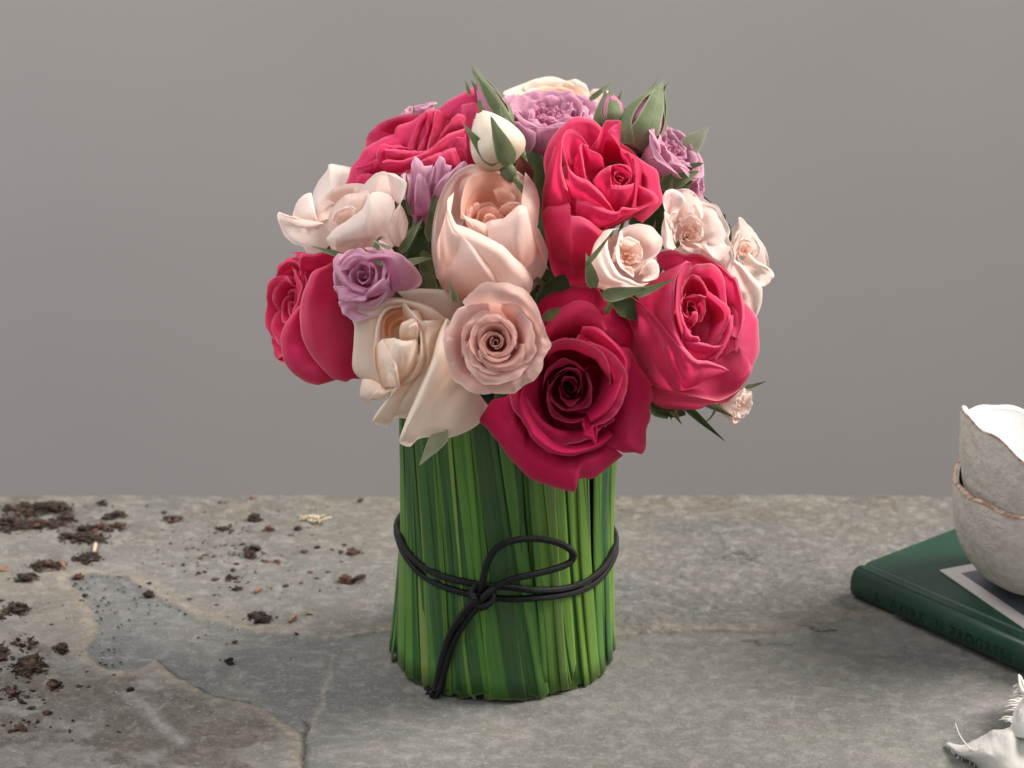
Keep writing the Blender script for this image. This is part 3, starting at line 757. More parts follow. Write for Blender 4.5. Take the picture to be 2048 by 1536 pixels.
# ---------------------------------------------------------------- vase wrapped in leaf blades
VB = Vector((-0.0052, 0.0, 0.0)); VT = Vector((-0.0005, 0.0, 0.0))
def vase_R(z):  # radius of the bundle by height
    return np.interp(z, [0, .045, .075, .10, .145], [.0580, .0560, .0546, .0545, .0545])
def build_vase():
    root = empty('blade_wrapped_vase', (0, 0, 0), 'round vase wrapped in upright green leaf blades, holding the roses', 'vase')
    b = NB('leaf_blade')
    uv = b.n('ShaderNodeUVMap').outputs[0]; sep = b.n('ShaderNodeSeparateXYZ'); b.l(uv, sep.inputs[0]); u, v = sep.outputs[0], sep.outputs[1]
    inf = b.n('ShaderNodeObjectInfo'); c0 = inf.outputs['Color']; rn = inf.outputs['Random']
    cv = b.n('ShaderNodeCombineXYZ'); b.l(b.math('MULTIPLY', u, 16.0), cv.inputs[0]); b.l(b.math('MULTIPLY', v, 1.2), cv.inputs[1]); b.l(b.math('MULTIPLY', rn, 50.0), cv.inputs[2])
    fib = b.noise(cv.outputs[0], 1.6, 5, .65)
    big = b.noise(b.coord('Object'), 40, 3, .6)
    c = b.mix(b.math('MULTIPLY', b.ss(.42, .70, fib), .28), c0, b.mix(1.0, c0, (2.2, 2.0, 1.6), 'MULTIPLY'))
    c = b.mix(b.math('MULTIPLY', b.ss(.50, .30, fib), .35), c, b.mix(1.0, c0, (.35, .40, .4), 'MULTIPLY'))
    c = b.mix(b.math('MULTIPLY', b.ss(.45, .7, big), .3), c, b.mix(1.0, c0, (.6, .75, .9), 'MULTIPLY'))
    eu = b.math('ABSOLUTE', b.math('SUBTRACT', u, .5))
    c = b.mix(b.math('MULTIPLY', b.ss(.455, .49, eu), .35), c, (.16, .26, .07))
    c = b.mix(b.math('MULTIPLY', b.ss(.008, .0, v), .35), c, (.40, .42, .22))
    nr = b.bump(fib, .45, .0007)
    m = b.done(b.pbr(c, .42, .35, nr))
    rs = np.random.RandomState(11)
    # inner glass with dark water and foam
    prof = [(.0005, .002), (.046, .002), (.048, .006), (.048, .130), (.0465, .132), (.0005, .128)]
    ns = 40
    V = []
    for r, z in prof:
        for i in range(ns): a = i * 2 * math.pi / ns; V.append((VB.x + r * math.cos(a), r * math.sin(a), z))
    bb = NB('dark_inner_pot'); mi = bb.done(bb.pbr((.012, .016, .010), .35, .4))
    obj_from('inner_pot', V, grid_faces(ns, len(prof), 0, True), mi, root)
    def hue(kind):
        d = {'dark': (.038, .108, .026), 'deep': (.034, .092, .028), 'mid': (.065, .165, .028), 'light': (.105, .215, .036), 'pale': (.15, .235, .055), 'teal': (.05, .125, .05)}[kind]
        k = rs.uniform(.85, 1.2); return (d[0] * k * rs.uniform(.9, 1.15), d[1] * k, d[2] * k * rs.uniform(.85, 1.2), 1)
    def blade(phi_b, width, dr, kind, twist, zb, zt, slant, layer, dphi=0.0):
        nu, nt = 7, 14
        V, U = [], []
        rs2 = rs.rand(4) * 40
        w1 = width
        fl = rs.uniform(-.0006, .0006); sp = .0022 * rs.rand() * (1 if layer == 1 else .4)
        for j in range(nt):
            t = j / (nt - 1)
            for i in range(nu):
                q = i / (nu - 1) * 2 - 1
                z = zb + (zt - zb) * t + (slant * q * (1 - t)**6)
                s = z / .142
                ph = phi_b - twist * s + .006 * math.sin(3 * t + rs2[0])
                R = vase_R(z) + dr + .0006 * (1 - q * q) * (1 if layer else .7) + sp * math.exp(-z / .018) + fl * math.sin(4 * t + rs2[1])
                R += .0011 * max(0, q * (1 if rs2[2] > 20 else -1)) * (.6 + .4 * t)
                wd = w1 * (1 + .10 * math.sin(2.3 * t + rs2[3]))
                a = ph + q * wd / 2 / R
                cx = VB.x + (VT.x - VB.x) * s
                V.append((cx + R * math.cos(a), R * math.sin(a), z)); U.append(((q + 1) / 2, t))
        # thickness
        n0 = len(V); ctr = np.array([VB.x, 0, 0]); Va = np.array(V); inw = (ctr - Va); inw[:, 2] = 0; inw /= np.linalg.norm(inw, axis=1)[:, None]
        Va2 = Va + inw * .0006
        F = grid_faces(nu, nt) + [tuple(reversed([k + n0 for k in f])) for f in grid_faces(nu, nt)]
        F += [(i + 1, i, i + n0, i + 1 + n0) for i in range(nu - 1)]
        e = (nt - 1) * nu; F += [(e + i, e + i + 1, e + i + 1 + n0, e + i + n0) for i in range(nu - 1)]
        F += [(j * nu, (j + 1) * nu, (j + 1) * nu + n0, j * nu + n0) for j in range(nt - 1)] + [((j + 1) * nu + nu - 1, j * nu + nu - 1, j * nu + nu - 1 + n0, (j + 1) * nu + nu - 1 + n0) for j in range(nt - 1)]
        o = obj_from('leaf_blade', np.vstack([Va, Va2]), F, m, root, U + U); o.color = hue(kind)
    # front blades by the pixel where their foot stands, left to right: (x px of centre, width px, kind)
    # (foot px, width px, kind)
    seq = [(785, 14, 'mid'), (792, 16, 'dark'), (806, 26, 'light'), (826, 20, 'mid'), (838, 18, 'dark'), (853, 20, 'deep'), (860, 16, 'pale'), (877, 22, 'mid'), (892, 20, 'deep'), (905, 26, 'dark'), (919, 14, 'mid'), (932, 22, 'dark'),
           (948, 16, 'light'), (965, 30, 'dark'), (982, 22, 'mid'), (1006, 32, 'mid'), (1034, 30, 'deep'), (1050, 24, 'dark'), (1068, 22, 'dark'), (1084, 22, 'mid'), (1108, 24, 'light'), (1122, 14, 'pale'),
           (1138, 24, 'light'), (1152, 16, 'mid'), (1163, 14, 'light'), (1180, 22, 'light'), (1196, 14, 'mid'), (1204, 16, 'teal'), (1214, 12, 'dark'), (1221, 10, 'light')]
    cxp, Rp = 1003.0, 222.0
    used = []
    for (x, wpx, kind) in seq:
        s = max(-.985, min(.985, (x - cxp) / Rp)); a = math.asin(s)      # angle from the camera-facing direction
        phi = -math.pi / 2 + a
        tw = (.40 if x < 1090 else .26) * (1 + rs.uniform(-.12, .12)) - (.05 if x < 850 else 0)
        if x > 1190: tw = .12 + rs.uniform(-.05, .05)
        wd = wpx * .256e-3 / max(math.cos(a), .33) * 1.05
        wd = min(wd, .0095)
        blade(phi, wd, rs.uniform(.0, .0016), kind, tw, rs.uniform(.0008, .0030) + (rs.rand() < .3) * rs.uniform(0, .004), .153 + rs.uniform(-.004, .004), rs.uniform(-.0018, .0018), 1)
    # blades under them that fill the gaps, and the back of the vase
    for k in range(46):
        blade(-math.pi / 2 + (k - 22.5) / 46 * 2 * math.pi + rs.uniform(-.03, .03), rs.uniform(.0075, .0095), -.0018 - .0012 * (k % 2), ['deep', 'dark', 'mid', 'dark'][rs.randint(4)], .30, rs.uniform(.001, .004), .154, rs.uniform(-.002, .002), 0)
    for k in range(34):
        a = math.pi / 2 - 1.62 + 3.24 * k / 33
        blade(a, rs.uniform(.005, .008), rs.uniform(0, .0016), ['dark', 'mid', 'light', 'mid'][rs.randint(4)], .30, rs.uniform(.001, .003), .152, rs.uniform(-.002, .002), 1)
    # narrow slivers squeezed between the front blades
    for k in range(20):
        x = rs.uniform(792, 1216); a = math.asin((x - cxp) / Rp)
        blade(-math.pi / 2 + a, rs.uniform(.0018, .0034), rs.uniform(.0004, .0016), ['light', 'mid', 'dark', 'pale', 'mid'][rs.randint(5)], rs.uniform(.2, .42), rs.uniform(.001, .006), .152, rs.uniform(-.001, .001), 1)

# ---------------------------------------------------------------- black cord
def build_cord():
    b = NB('black_braided_cord')
    uv = b.n('ShaderNodeUVMap').outputs[0]
    w1 = b.n('ShaderNodeTexWave'); b.l(b.mapping(uv, (1, 1, 1), (0, 0, 0)), w1.inputs[0])
    sep = b.n('ShaderNodeSeparateXYZ'); b.l(uv, sep.inputs[0])
    th = b.math('SINE', b.math('ADD', b.math('MULTIPLY', sep.outputs[1], 2 * math.pi / .00115), b.math('MULTIPLY', b.math('SINE', b.math('MULTIPLY', sep.outputs[0], 6.2832 * 4)), .9)))
    th2 = b.math('SINE', b.math('MULTIPLY', sep.outputs[0], 6.2832 * 5))
    n = b.noise(b.coord('Object'), 900, 2)
    h = b.math('ADD', b.math('MULTIPLY', th, .5), b.math('ADD', b.math('MULTIPLY', th2, .25), n))
    c = b.mix(b.ss(.2, 1.0, th), (.0035, .0035, .004), (.013, .012, .014))
    m = b.done(b.pbr(c, .5, .3, b.bump(h, .6, .0004)))
    root = empty('black_cord', (0, 0, 0), 'black braided cord wound round the green vase and tied in a single bow loop', 'cord')
    def on(px, py, off):
        z = .08; p = None
        for _ in range(3):
            p = cyl_hit(px, py, VB.x + (VT.x - VB.x) * z / .142, 0, vase_R(z) + off); z = p.z
        return p
    r = .00175
    # two turns
    turns = [[(797, 1048), (800, 1075), (812, 1098), (840, 1128), (880, 1150), (920, 1162), (965, 1170), (1010, 1174), (1060, 1180), (1110, 1178), (1150, 1166), (1185, 1143), (1210, 1112), (1224, 1080), (1228, 1056)],
             [(796, 1068), (800, 1092), (815, 1118), (845, 1150), (885, 1172), (925, 1185), (965, 1192), (1010, 1198), (1060, 1196), (1105, 1191), (1150, 1180), (1185, 1159), (1210, 1128), (1225, 1096), (1229, 1072)]]
    for k, tn in enumerate(turns):
        fr = []
        for i, (x, y) in enumerate(tn):
            xc = min(max(x, 795.5), 1229)
            if i in (0, len(tn) - 1): continue
            s = (xc - 1006) / 217.0; s = max(-.999, min(.999, s)); a = -math.pi / 2 + math.asin(s)
            R = float(vase_R(.09)) + .0030
            cx = -.0030
            X, Yc = cx + R * math.cos(a), R * math.sin(a)
            # height at which this point is seen at row y
            lo, hi = .0, .2
            for _ in range(30):
                mid = (lo + hi) / 2; v = Vector((X, Yc, mid)) - CAMP
                yy = 768 - v.dot(UPV) / v.dot(FWD) * FPX
                if yy > y: lo = mid
                else: hi = mid
            fr.append((X, Yc, mid))
        z0, z1 = fr[0][2], fr[-1][2]
        a0 = math.atan2(fr[0][1], fr[0][0] + .003); a1 = math.atan2(fr[-1][1], fr[-1][0] + .003)
        bk = []
        a0p = a0 if a0 > 0 else a0 + 2 * math.pi
        for j in range(1, 12):
            t = j / 12; a = a1 + (a0p - a1) * t
            bk.append((-.003 + R * math.cos(a), R * math.sin(a), z1 + (z0 - z1) * t + (.002 * k)))
        pts = fr + bk + [fr[0]]
        V, F, U = tube_data(catmull(pts, 150), r, 12)
        obj_from('cord_turn', V, F, m, root, U)
    def free(pts, name, rr=r, n=70):
        q = [on(x, y, o * MM) for x, y, o in pts]
        V, F, U = tube_data(catmull([tuple(v) for v in q], n), rr, 12)
        obj_from(name, V, F, m, root, U)
    free([(952, 1196, 4.5), (962, 1178, 6.5), (968, 1150, 8), (976, 1122, 8.5), (992, 1098, 9), (1020, 1083, 9), (1060, 1077, 9), (1100, 1081, 9), (1130, 1092, 9), (1147, 1108, 9), (1138, 1126, 8.5), (1105, 1139, 8), (1060, 1150, 7.5), (1020, 1160, 7), (985, 1178, 6.5), (962, 1196, 5.5)], 'bow_loop', n=110)
    free([(958, 1186, 7), (945, 1204, 8), (925, 1228, 7), (903, 1262, 6), (890, 1296, 5.5), (880, 1335, 5), (872, 1372, 5), (864, 1398, 6)], 'cord_tail')
    free([(972, 1196, 6), (952, 1218, 6.5), (934, 1240, 5), (914, 1270, 4), (900, 1302, 4), (889, 1340, 4.2), (880, 1374, 4.8), (868, 1400, 6.5)], 'cord_tail')
    # the knot: small tight turns
    free([(948, 1180, 3.5), (944, 1192, 6), (950, 1206, 8.5), (966, 1212, 9), (980, 1205, 8), (984, 1192, 6), (978, 1182, 4)], 'knot', .0019, 40)
    free([(952, 1172, 6), (944, 1184, 9), (950, 1199, 10.5), (962, 1208, 8), (972, 1214, 5)], 'knot', .0018, 40)
    free([(990, 1174, 7), (978, 1184, 9), (966, 1196, 9), (958, 1208, 7), (964, 1216, 4)], 'knot', .0018, 40)
    # frayed knotted tip on the table
    ch = []
    rs = np.random.RandomState(4)
    c = on(864, 1400, 6 * MM); c.z = max(c.z, .0035)
    for k in range(16):
        a = rs.rand() * 6.28; q = Vector((math.cos(a) * .0042, math.sin(a) * .0030, rs.uniform(-.0022, .0014)))
        ch.append(tube_data(catmull([c, c + q * .6, c + q], 6), np.array([1, 1, .9, .8, .6, .3]) * .0011, 6))
    V, F, U = merge(ch); obj_from('frayed_tip', V, F, m, root, U)

# ---------------------------------------------------------------- book, card, bowls, cloth
def build_right():
    A = G(1703, 1194, 0.002); B = G(2048, 1350, 0.002)
    d1 = (B - A); d1.z = 0; d1.normalize(); d2 = Vector((-d1.y, d1.x, 0))
    T, Lb, Wb = .0182, .235, .160                      # thickness, spine length, cover width
    mw = Matrix((d1, d2, Vector((0, 0, 1)))).transposed().to_4x4(); mw.translation = A.copy(); mw.translation.z = .0018
    root = empty('book', (0, 0, 0), 'closed dark green hardback book lying flat under the bowls', 'book'); root.matrix_world = mw
    b = NB('green_book_cloth'); ob = b.coord('Object')
    n = b.noise(ob, 900, 2); n2 = b.noise(ob, 35, 3)
    c = b.mix(b.ss(.3, .7, n2), (.006, .036, .021), (.009, .046, .028))
    c = b.mix(b.math('MULTIPLY', b.ss(.56, .75, b.noise(ob, 120, 5, .7)), .35), c, (.045, .10, .075))
    mg = b.done(b.pbr(c, b.math('ADD', .30, b.math('MULTIPLY', n2, .16)), .5, b.bump(n, .10, .0003)))
    b = NB('page_edges'); ob = b.coord('Object'); wv = b.noise(b.mapping(ob, (.2, .2, 9)), 500, 2)
    mp = b.done(b.pbr(b.mix(wv, (.50, .46, .38), (.70, .66, .57)), .8, .2))
    # cover boards with rounded spine: cross-section in (y,z), extruded along x
    ct = .0026
    def extrude(name, sec, x0, x1, mat, nx=2):
        k = len(sec); V = []; 
        for j in range(nx):
            x = x0 + (x1 - x0) * j / (nx - 1)
            for (y, z) in sec: V.append((x, y, z))
        F = [(j * k + (i + 1) % k, j * k + i, (j + 1) * k + i, (j + 1) * k + (i + 1) % k) for j in range(nx - 1) for i in range(k)]
        F += [tuple(range(k)), tuple(range((nx - 1) * k + k - 1, (nx - 1) * k - 1, -1))]
        o = obj_from(name, V, F, mat, root, smooth=False)
        return o
    def rboard(z, y0, y1):
        r = .0011; return [(y0 + r, z), (y1 - r, z), (y1, z + r), (y1, z + ct - r), (y1 - r, z + ct), (y0 + r, z + ct), (y0, z + ct - r), (y0, z + r)]
    extrude('back_cover', rboard(0, .0065, Wb), 0, Lb, mg)
    # front cover with hinge groove
    top = T
    sec = [(.0035, top - .0009)]
    for i in range(13):
        t = i / 12; y = .0035 + t * .012
        g = .0011 * math.exp(-((y - .0095) / .0016)**2)
        sec.append((y, top - g))
    sec += [(Wb - .0011, top), (Wb, top - .0011), (Wb, top - ct + .001), (Wb - .001, top - ct), (.006, top - ct)]
    o = extrude('front_cover', sec, 0, Lb, mg)
    # rounded spine
    out = []; N = 18
    for i in range(N + 1):
        a = math.pi * i / N
        out.append((.0045 - .0062 * math.sin(a)**.75, T / 2 - (T / 2 - .0002) * math.cos(a)))
    inn = [(y + .0022, T / 2 + (z - T / 2) * .86) for y, z in reversed(out)]
    o = extrude('spine', out + inn, 0, Lb, mg)
    for p in o.data.polygons: p.use_smooth = len(p.vertices) == 4
    extrude('page_block', [(.004, ct), (Wb - .004, ct), (Wb - .004, T - ct), (.004, T - ct)], .003, Lb - .003, mp)
    # lettering stamped along the spine
    b = NB('dark_stamped_foil'); ml = b.done(b.pbr((.004, .018, .012), .25, .6))
    def letters(txt, x0, w, h):
        cu = bpy.data.curves.new('lettering', 'FONT'); cu.body = txt; cu.size = 1; cu.offset = .012
        to = bpy.data.objects.new('lettering', cu); COL.objects.link(to)
        dg = bpy.context.evaluated_depsgraph_get(); me = bpy.data.meshes.new_from_object(to.evaluated_get(dg))
        bpy.data.objects.remove(to); bpy.data.curves.remove(cu)
        n = len(me.vertices); co = np.empty(n * 3); me.vertices.foreach_get('co', co); co = co.reshape(-1, 3)
        F = [tuple(p.vertices) for p in me.polygons]
        return co, F, co[:, 0].max() - co[:, 0].min(), co[:, 0].min()
    x = .0; total = None
    word = 'A WORK IN PROGRESS'
    # extra letter spacing: lay the characters one by one
    S_ = .0092; pos = .0165; ch = []
    for k, c_ in enumerate(word):
        if c_ == ' ': pos += S_ * .42; continue
        co, F, wd, mn = letters(c_, 0, 0, 0)
        xx = (co[:, 0] - mn) * S_ * .84 + pos
        s_ = co[:, 1] * S_                                      # height of the letter up the spine
        arc = s_ + .0042
        # wrap on the spine curve
        oy = np.interp(arc, [q * 1.0 for q in np.linspace(0, T, N + 1)], [q[0] for q in out]); oz = np.interp(arc, np.linspace(0, T, N + 1), [q[1] for q in out])
        zz = arc; yy = np.interp(zz, [q[1] for q in out], [q[0] for q in out]) - .00012
        # serifs come with the strokes' own ends
        V = np.stack([xx, yy, zz], -1); ch.append((V, F, [(0, 0)] * len(V)))
        pos += wd * S_ * .84 + S_ * .13
    V, F, U = merge(ch); obj_from('lettering', V, F, ml, root, smooth=False)
    # photo card on the book
    zc = .0018 + T
    K0 = G(1879, 1143, zc); K1 = G(2048, 1259, zc); K2 = G(1990, 1130, zc)
    e1 = (K1 - K0).normalized(); e2 = Vector((-e1.y, e1.x, 0))
    mk = Matrix((e1, e2, Vector((0, 0, 1)))).transposed().to_4x4(); mk.translation = Vector((K0.x, K0.y, zc + .0004))
    card = empty('photo_card', (0, 0, 0), 'printed cloudy grey picture with a wide pale border, under the bowls on the book', 'picture'); card.matrix_world = mk
    b = NB('card_border'); mb = b.done(b.pbr((.46, .43, .41), .6, .3, b.bump(b.noise(b.coord('Object'), 900, 2), .1, .0003)))
    b = NB('cloud_print'); ob = b.coord('Object')
    c = b.ramp(b.noise(b.mapping(ob, (6, 14, 1)), 1.8, 5, .6, .5), [(.30, (.050, .058, .085)), (.5, (.10, .11, .13)), (.68, (.26, .27, .27))])
    mc = b.done(b.pbr(c, .35, .5))
    cw, chh = .150, .105
    V, F, U = box_data((0, 0, 0), (cw, chh, .0006)); obj_from('border', V, F, mb, card, smooth=False)
    V, F, U = box_data((.0085, .0085, .0005), (cw - .0085, chh - .0085, .0008)); obj_from('print', V, F, mc, card, smooth=False)
    # two stacked bowls
    b = NB('rough_clay'); ob = b.coord('Object')
    n = b.noise(ob, 190, 4, .6); n2 = b.noise(b.mapping(ob, (1, 1, 1), (.3, .5, .6)), 60, 4, .6, .6)
    vo = b.n('ShaderNodeTexVoronoi', feature='DISTANCE_TO_EDGE'); b.l(b.mapping(ob, (1, 1, 1.9), (.2, .1, .5)), vo.inputs[0]); vo.inputs['Scale'].default_value = 120
    cr = b.math('SUBTRACT', 1.0, b.ss(.0, .06, vo.outputs[0]))
    cr = b.math('MULTIPLY', cr, b.ss(.48, .62, n2))
    c = b.mix(b.ss(.35, .65, n), (.47, .425, .375), (.54, .495, .445))
    c = b.mix(b.math('MULTIPLY', cr, .08), c, (.34, .29, .24))
    h = b.math('SUBTRACT', b.math('ADD', b.math('MULTIPLY', n, .9), b.math('MULTIPLY', n2, 1.2)), b.math('MULTIPLY', cr, .22))
    mo = b.done(b.pbr(c, .75, .25, b.bump(h, .7, .0014)))
    b = NB('white_glaze'); mi = b.done(b.pbr((.82, .81, .80), .16, .6, b.bump(b.noise(b.coord('Object'), 45, 3), .25, .0015)))
    b = NB('bare_clay_rim'); ob = b.coord('Object'); n = b.noise(ob, 300, 4, .7)
    c = b.mix(b.ss(.36, .60, n), (.50, .41, .34), (.27, .14, .09)); mr = b.done(b.pbr(c, .6, .3, b.bump(n, .6, .0008)))
    zb = zc + .0016
    ctr = G(2098, 1168, zb)
    def bowl(z0, R, H, hleft, label, seed, tiltx, rw):
        bo = empty('bowl', (ctr.x, ctr.y, z0), label, 'bowl', 'stacked clay bowls')
        ns = 120
        def rim(a, sgn=1):
            c_ = math.cos(a - math.pi)
            return H + hleft * (max(0, c_)**2.2) - tiltx * math.cos(a) * 1.0 + rw * (math.sin(3 * a + seed) * .0018 + math.sin(7 * a + seed * 2) * .0010 + math.sin(13 * a + seed * 3) * .0006)
        po = [(.0005, 0), (.30, 0.0), (.36, .012), (.62, .10), (.80, .25), (.92, .45), (.985, .70), (1.0, .90), (1.0, 1.0)]
        po = catmull(po, 30)
        def shell(inner):
            V = []
            for j in range(len(po)):
                for i in range(ns):
                    a = 2 * math.pi * i / ns
                    wob = 1 + .012 * math.sin(2 * a + seed) + .008 * math.sin(5 * a + 1 + seed * 2)
                    rr = max(po[j][0], .0005) * R * wob; zz = max(po[j][1], 0) * rim(a)
                    if inner: rr = max(rr - .0028, .0004); zz = .0032 + zz * (rim(a) - .0032) / rim(a)
                    else: rr *= 1 + .004 * math.sin(11 * a + zz * 300 + seed)
                    V.append((rr * math.cos(a), rr * math.sin(a), zz))
            return V, grid_faces(ns, len(po), 0, True)
        V, F = shell(False); obj_from('outer_wall', V, F, mo, bo)
        V2, F2 = shell(True); obj_from('glazed_inside', V2, [tuple(reversed(f)) for f in F2], mi, bo)
        # rim: bare clay line rolling from outside to inside
        top_o = V[-ns:]; top_i = V2[-ns:]
        R1 = []
        for k, (f, dz) in enumerate([(-.06, -.0007), (-.07, -.0002), (.15, .0005), (.5, .0009), (.85, .0007), (1.12, .0), (1.1, -.0010)]):
            for i in range(ns): p, q = Vector(top_o[i]), Vector(top_i[i]); R1.append(tuple(p.lerp(q, f) + Vector((0, 0, dz))))
        o = obj_from('rim', R1, grid_faces(ns, 7, 0, True), mr, bo)
        o.data.materials.append(mi)
        for p in o.data.polygons:
            if p.index // ns >= (2 if seed == 3 else 4): p.material_index = 1
        return bo
    bowl(zb, .0560, .055, .001, 'lower of the two stacked clay bowls, with a rusty brown rim, on the picture card', 1, .006, 1.0)
    bowl(zb + .0170, .0540, .062, .011, 'upper of the two stacked clay bowls, its white glazed inside showing', 3, .010, 1.3)
    # linen cloth in the corner
    b = NB('frayed_linen'); uvn = b.n('ShaderNodeUVMap').outputs[0]
    sep = b.n('ShaderNodeSeparateXYZ'); b.l(uvn, sep.inputs[0])
    wx = b.math('SINE', b.math('MULTIPLY', sep.outputs[0], 6.2832 * 95)); wy = b.math('SINE', b.math('MULTIPLY', sep.outputs[1], 6.2832 * 95))
    wvv = b.math('MULTIPLY', wx, wy); n = b.noise(b.coord('Object'), 1200, 2)
    c = b.mix(b.ss(-.6, .6, b.math('ADD', wvv, b.math('MULTIPLY', n, .5))), (.62, .58, .52), (.80, .77, .72))
    p = b.pbr(c, .9, .1, b.bump(b.math('ADD', b.math('MULTIPLY', wvv, .7), n), .6, .0006), Sheen_Weight=.2)
    tr = b.n('ShaderNodeBsdfTranslucent'); b.l(c, tr.inputs[0]); mx = b.n('ShaderNodeMixShader'); mx.inputs[0].default_value = .2
    b.l(p, mx.inputs[1]); b.l(tr.outputs[0], mx.inputs[2]); mcl = b.done(mx.outputs[0])
    cl = empty('linen_cloth', (G(1990, 1500).x, G(1990, 1500).y, 0), 'crumpled off-white linen cloth with frayed edges at the lower right corner', 'cloth')
    inv = Matrix.Translation(-cl.location)
    # control net, rows run from the back edge to the front edge: (px, py, height mm)
    net = [[(1896, 1484, 1.8), (1921, 1489, 3.5), (1948, 1480, 6), (1970, 1469, 9), (1985, 1461, 12), (2008, 1456, 15), (2032, 1450, 18), (2075, 1440, 20), (2140, 1430, 20)],
           [(1893, 1487, 2.0), (1920, 1498, 5.0), (1947, 1492, 9), (1972, 1484, 12), (1994, 1474, 15), (2018, 1468, 18), (2042, 1470, 16), (2080, 1470, 20), (2150, 1460, 22)],
           [(1894, 1489, 2.0), (1919, 1506, 5.0), (1945, 1506, 9), (1970, 1506, 12), (1994, 1506, 13), (2020, 1502, 14), (2048, 1500, 12), (2090, 1500, 16), (2155, 1490, 20)],
           [(1896, 1491, 1.6), (1918, 1511, 3.0), (1942, 1518, 5), (1964, 1525, 7), (1990, 1532, 8), (2018, 1535, 9), (2048, 1535, 10), (2095, 1530, 12), (2160, 1520, 15)],
           [(1898, 1492, 1.4), (1920, 1512, 1.6), (1944, 1523, 2), (1962, 1536, 2.5), (1985, 1552, 3), (2015, 1565, 4), (2050, 1572, 6), (2100, 1570, 8), (2170, 1560, 10)],
           [(1899, 1492, 1.3), (1922, 1512, 1.5), (1950, 1524, 1.6), (1975, 1545, 1.8), (1995, 1575, 2), (2025, 1600, 2), (2060, 1610, 2), (2110, 1610, 3), (2180, 1600, 3)]]
    def net_mesh(net, nr_, nc_, nm, seed):
        rows = [np.array([list(G(x, y, z * MM)) for x, y, z in r]) for r in net]
        rows = [catmull(r, nc_) for r in rows]
        grid = np.array([catmull([r[j] for r in rows], nr_) for j in range(nc_)])  # nc x nr
        uu, vv = np.meshgrid(np.linspace(0, 1, nc_), np.linspace(0, 1, nr_), indexing='ij')
        grid[..., 2] += .0011 * fbm(uu * 9, vv * 7, 4, seed) * sstep(0, .15, uu)
        grid[..., 2] = np.maximum(grid[..., 2], .0014)
        V = [inv @ Vector(v) for v in grid.reshape(-1, 3)]
        UV = np.stack([uu, vv * .8], -1).reshape(-1, 2)
        o = obj_from(nm, V, grid_faces(nr_, nc_), mcl, cl, UV)
        md = o.modifiers.new('thickness', 'SOLIDIFY'); md.thickness = .0009
        return grid
    g1 = net_mesh(net, 50, 110, 'cloth_fold', 3)
    net2 = [[(2052, 1352, 16), (2080, 1340, 20), (2120, 1330, 22), (2180, 1330, 22)],
            [(2046, 1385, 17), (2070, 1380, 22), (2110, 1370, 26), (2180, 1365, 26)],
            [(2037, 1408, 16), (2062, 1400, 23), (2105, 1395, 27), (2180, 1390, 27)],
            [(2026, 1425, 16), (2050, 1425, 23), (2095, 1420, 26), (2180, 1420, 26)],
            [(2022, 1446, 17), (2045, 1450, 21), (2090, 1450, 23), (2180, 1450, 23)],
            [(2016, 1468, 14), (2040, 1475, 17), (2085, 1480, 19), (2180, 1480, 20)]]
    g2 = net_mesh(net2, 60, 50, 'cloth_fold', 8)
    rs = np.random.RandomState(3)
    def thread(pts, r, n=16):
        V, F, U = tube_data(catmull([tuple(inv @ Vector(p)) for p in pts], n), np.linspace(1, .5, n) * r, 6)
        obj_from('thread', V, F, mcl, cl, [(.5, .5)] * len(V))
    thread([G(1942, 1500, .010), G(1927, 1482, .011), G(1917, 1465, .012), G(1911, 1446, .013)], .00042)
    for k in range(34):
        j = int(np.clip(rs.choice([8, 22, 30, 44]) + rs.randn() * 3, 1, 58)); p = Vector(g2[0, j])
        a = rs.uniform(-.5, .3)
        L = rs.uniform(.002, .0065)
        q = p + Vector((-math.cos(a) * L, math.sin(a) * L * .5, -math.sin(a) * L * .4 + rs.uniform(-.0015, .001)))
        thread([p + Vector((.001, 0, 0)), (p + q) / 2 + Vector((0, 0, .0008)), q], rs.uniform(.00035, .0006), 7)
    for k in range(14):
        i = int(rs.uniform(2, 60)); p = Vector(g1[i, 49]); q = p + Vector((-.002 * rs.rand(), -.0035, -.0004))
        thread([p, (p + q) / 2 + Vector((0, 0, .0005)), q], .0003, 6)
    thread([G(2046, 1385, .020), G(2040, 1368, .019), G(2038, 1350, .017)], .0011, 8)
    thread([G(2052, 1380, .020), G(2045, 1362, .019), G(2041, 1352, .017)], .0009, 8)

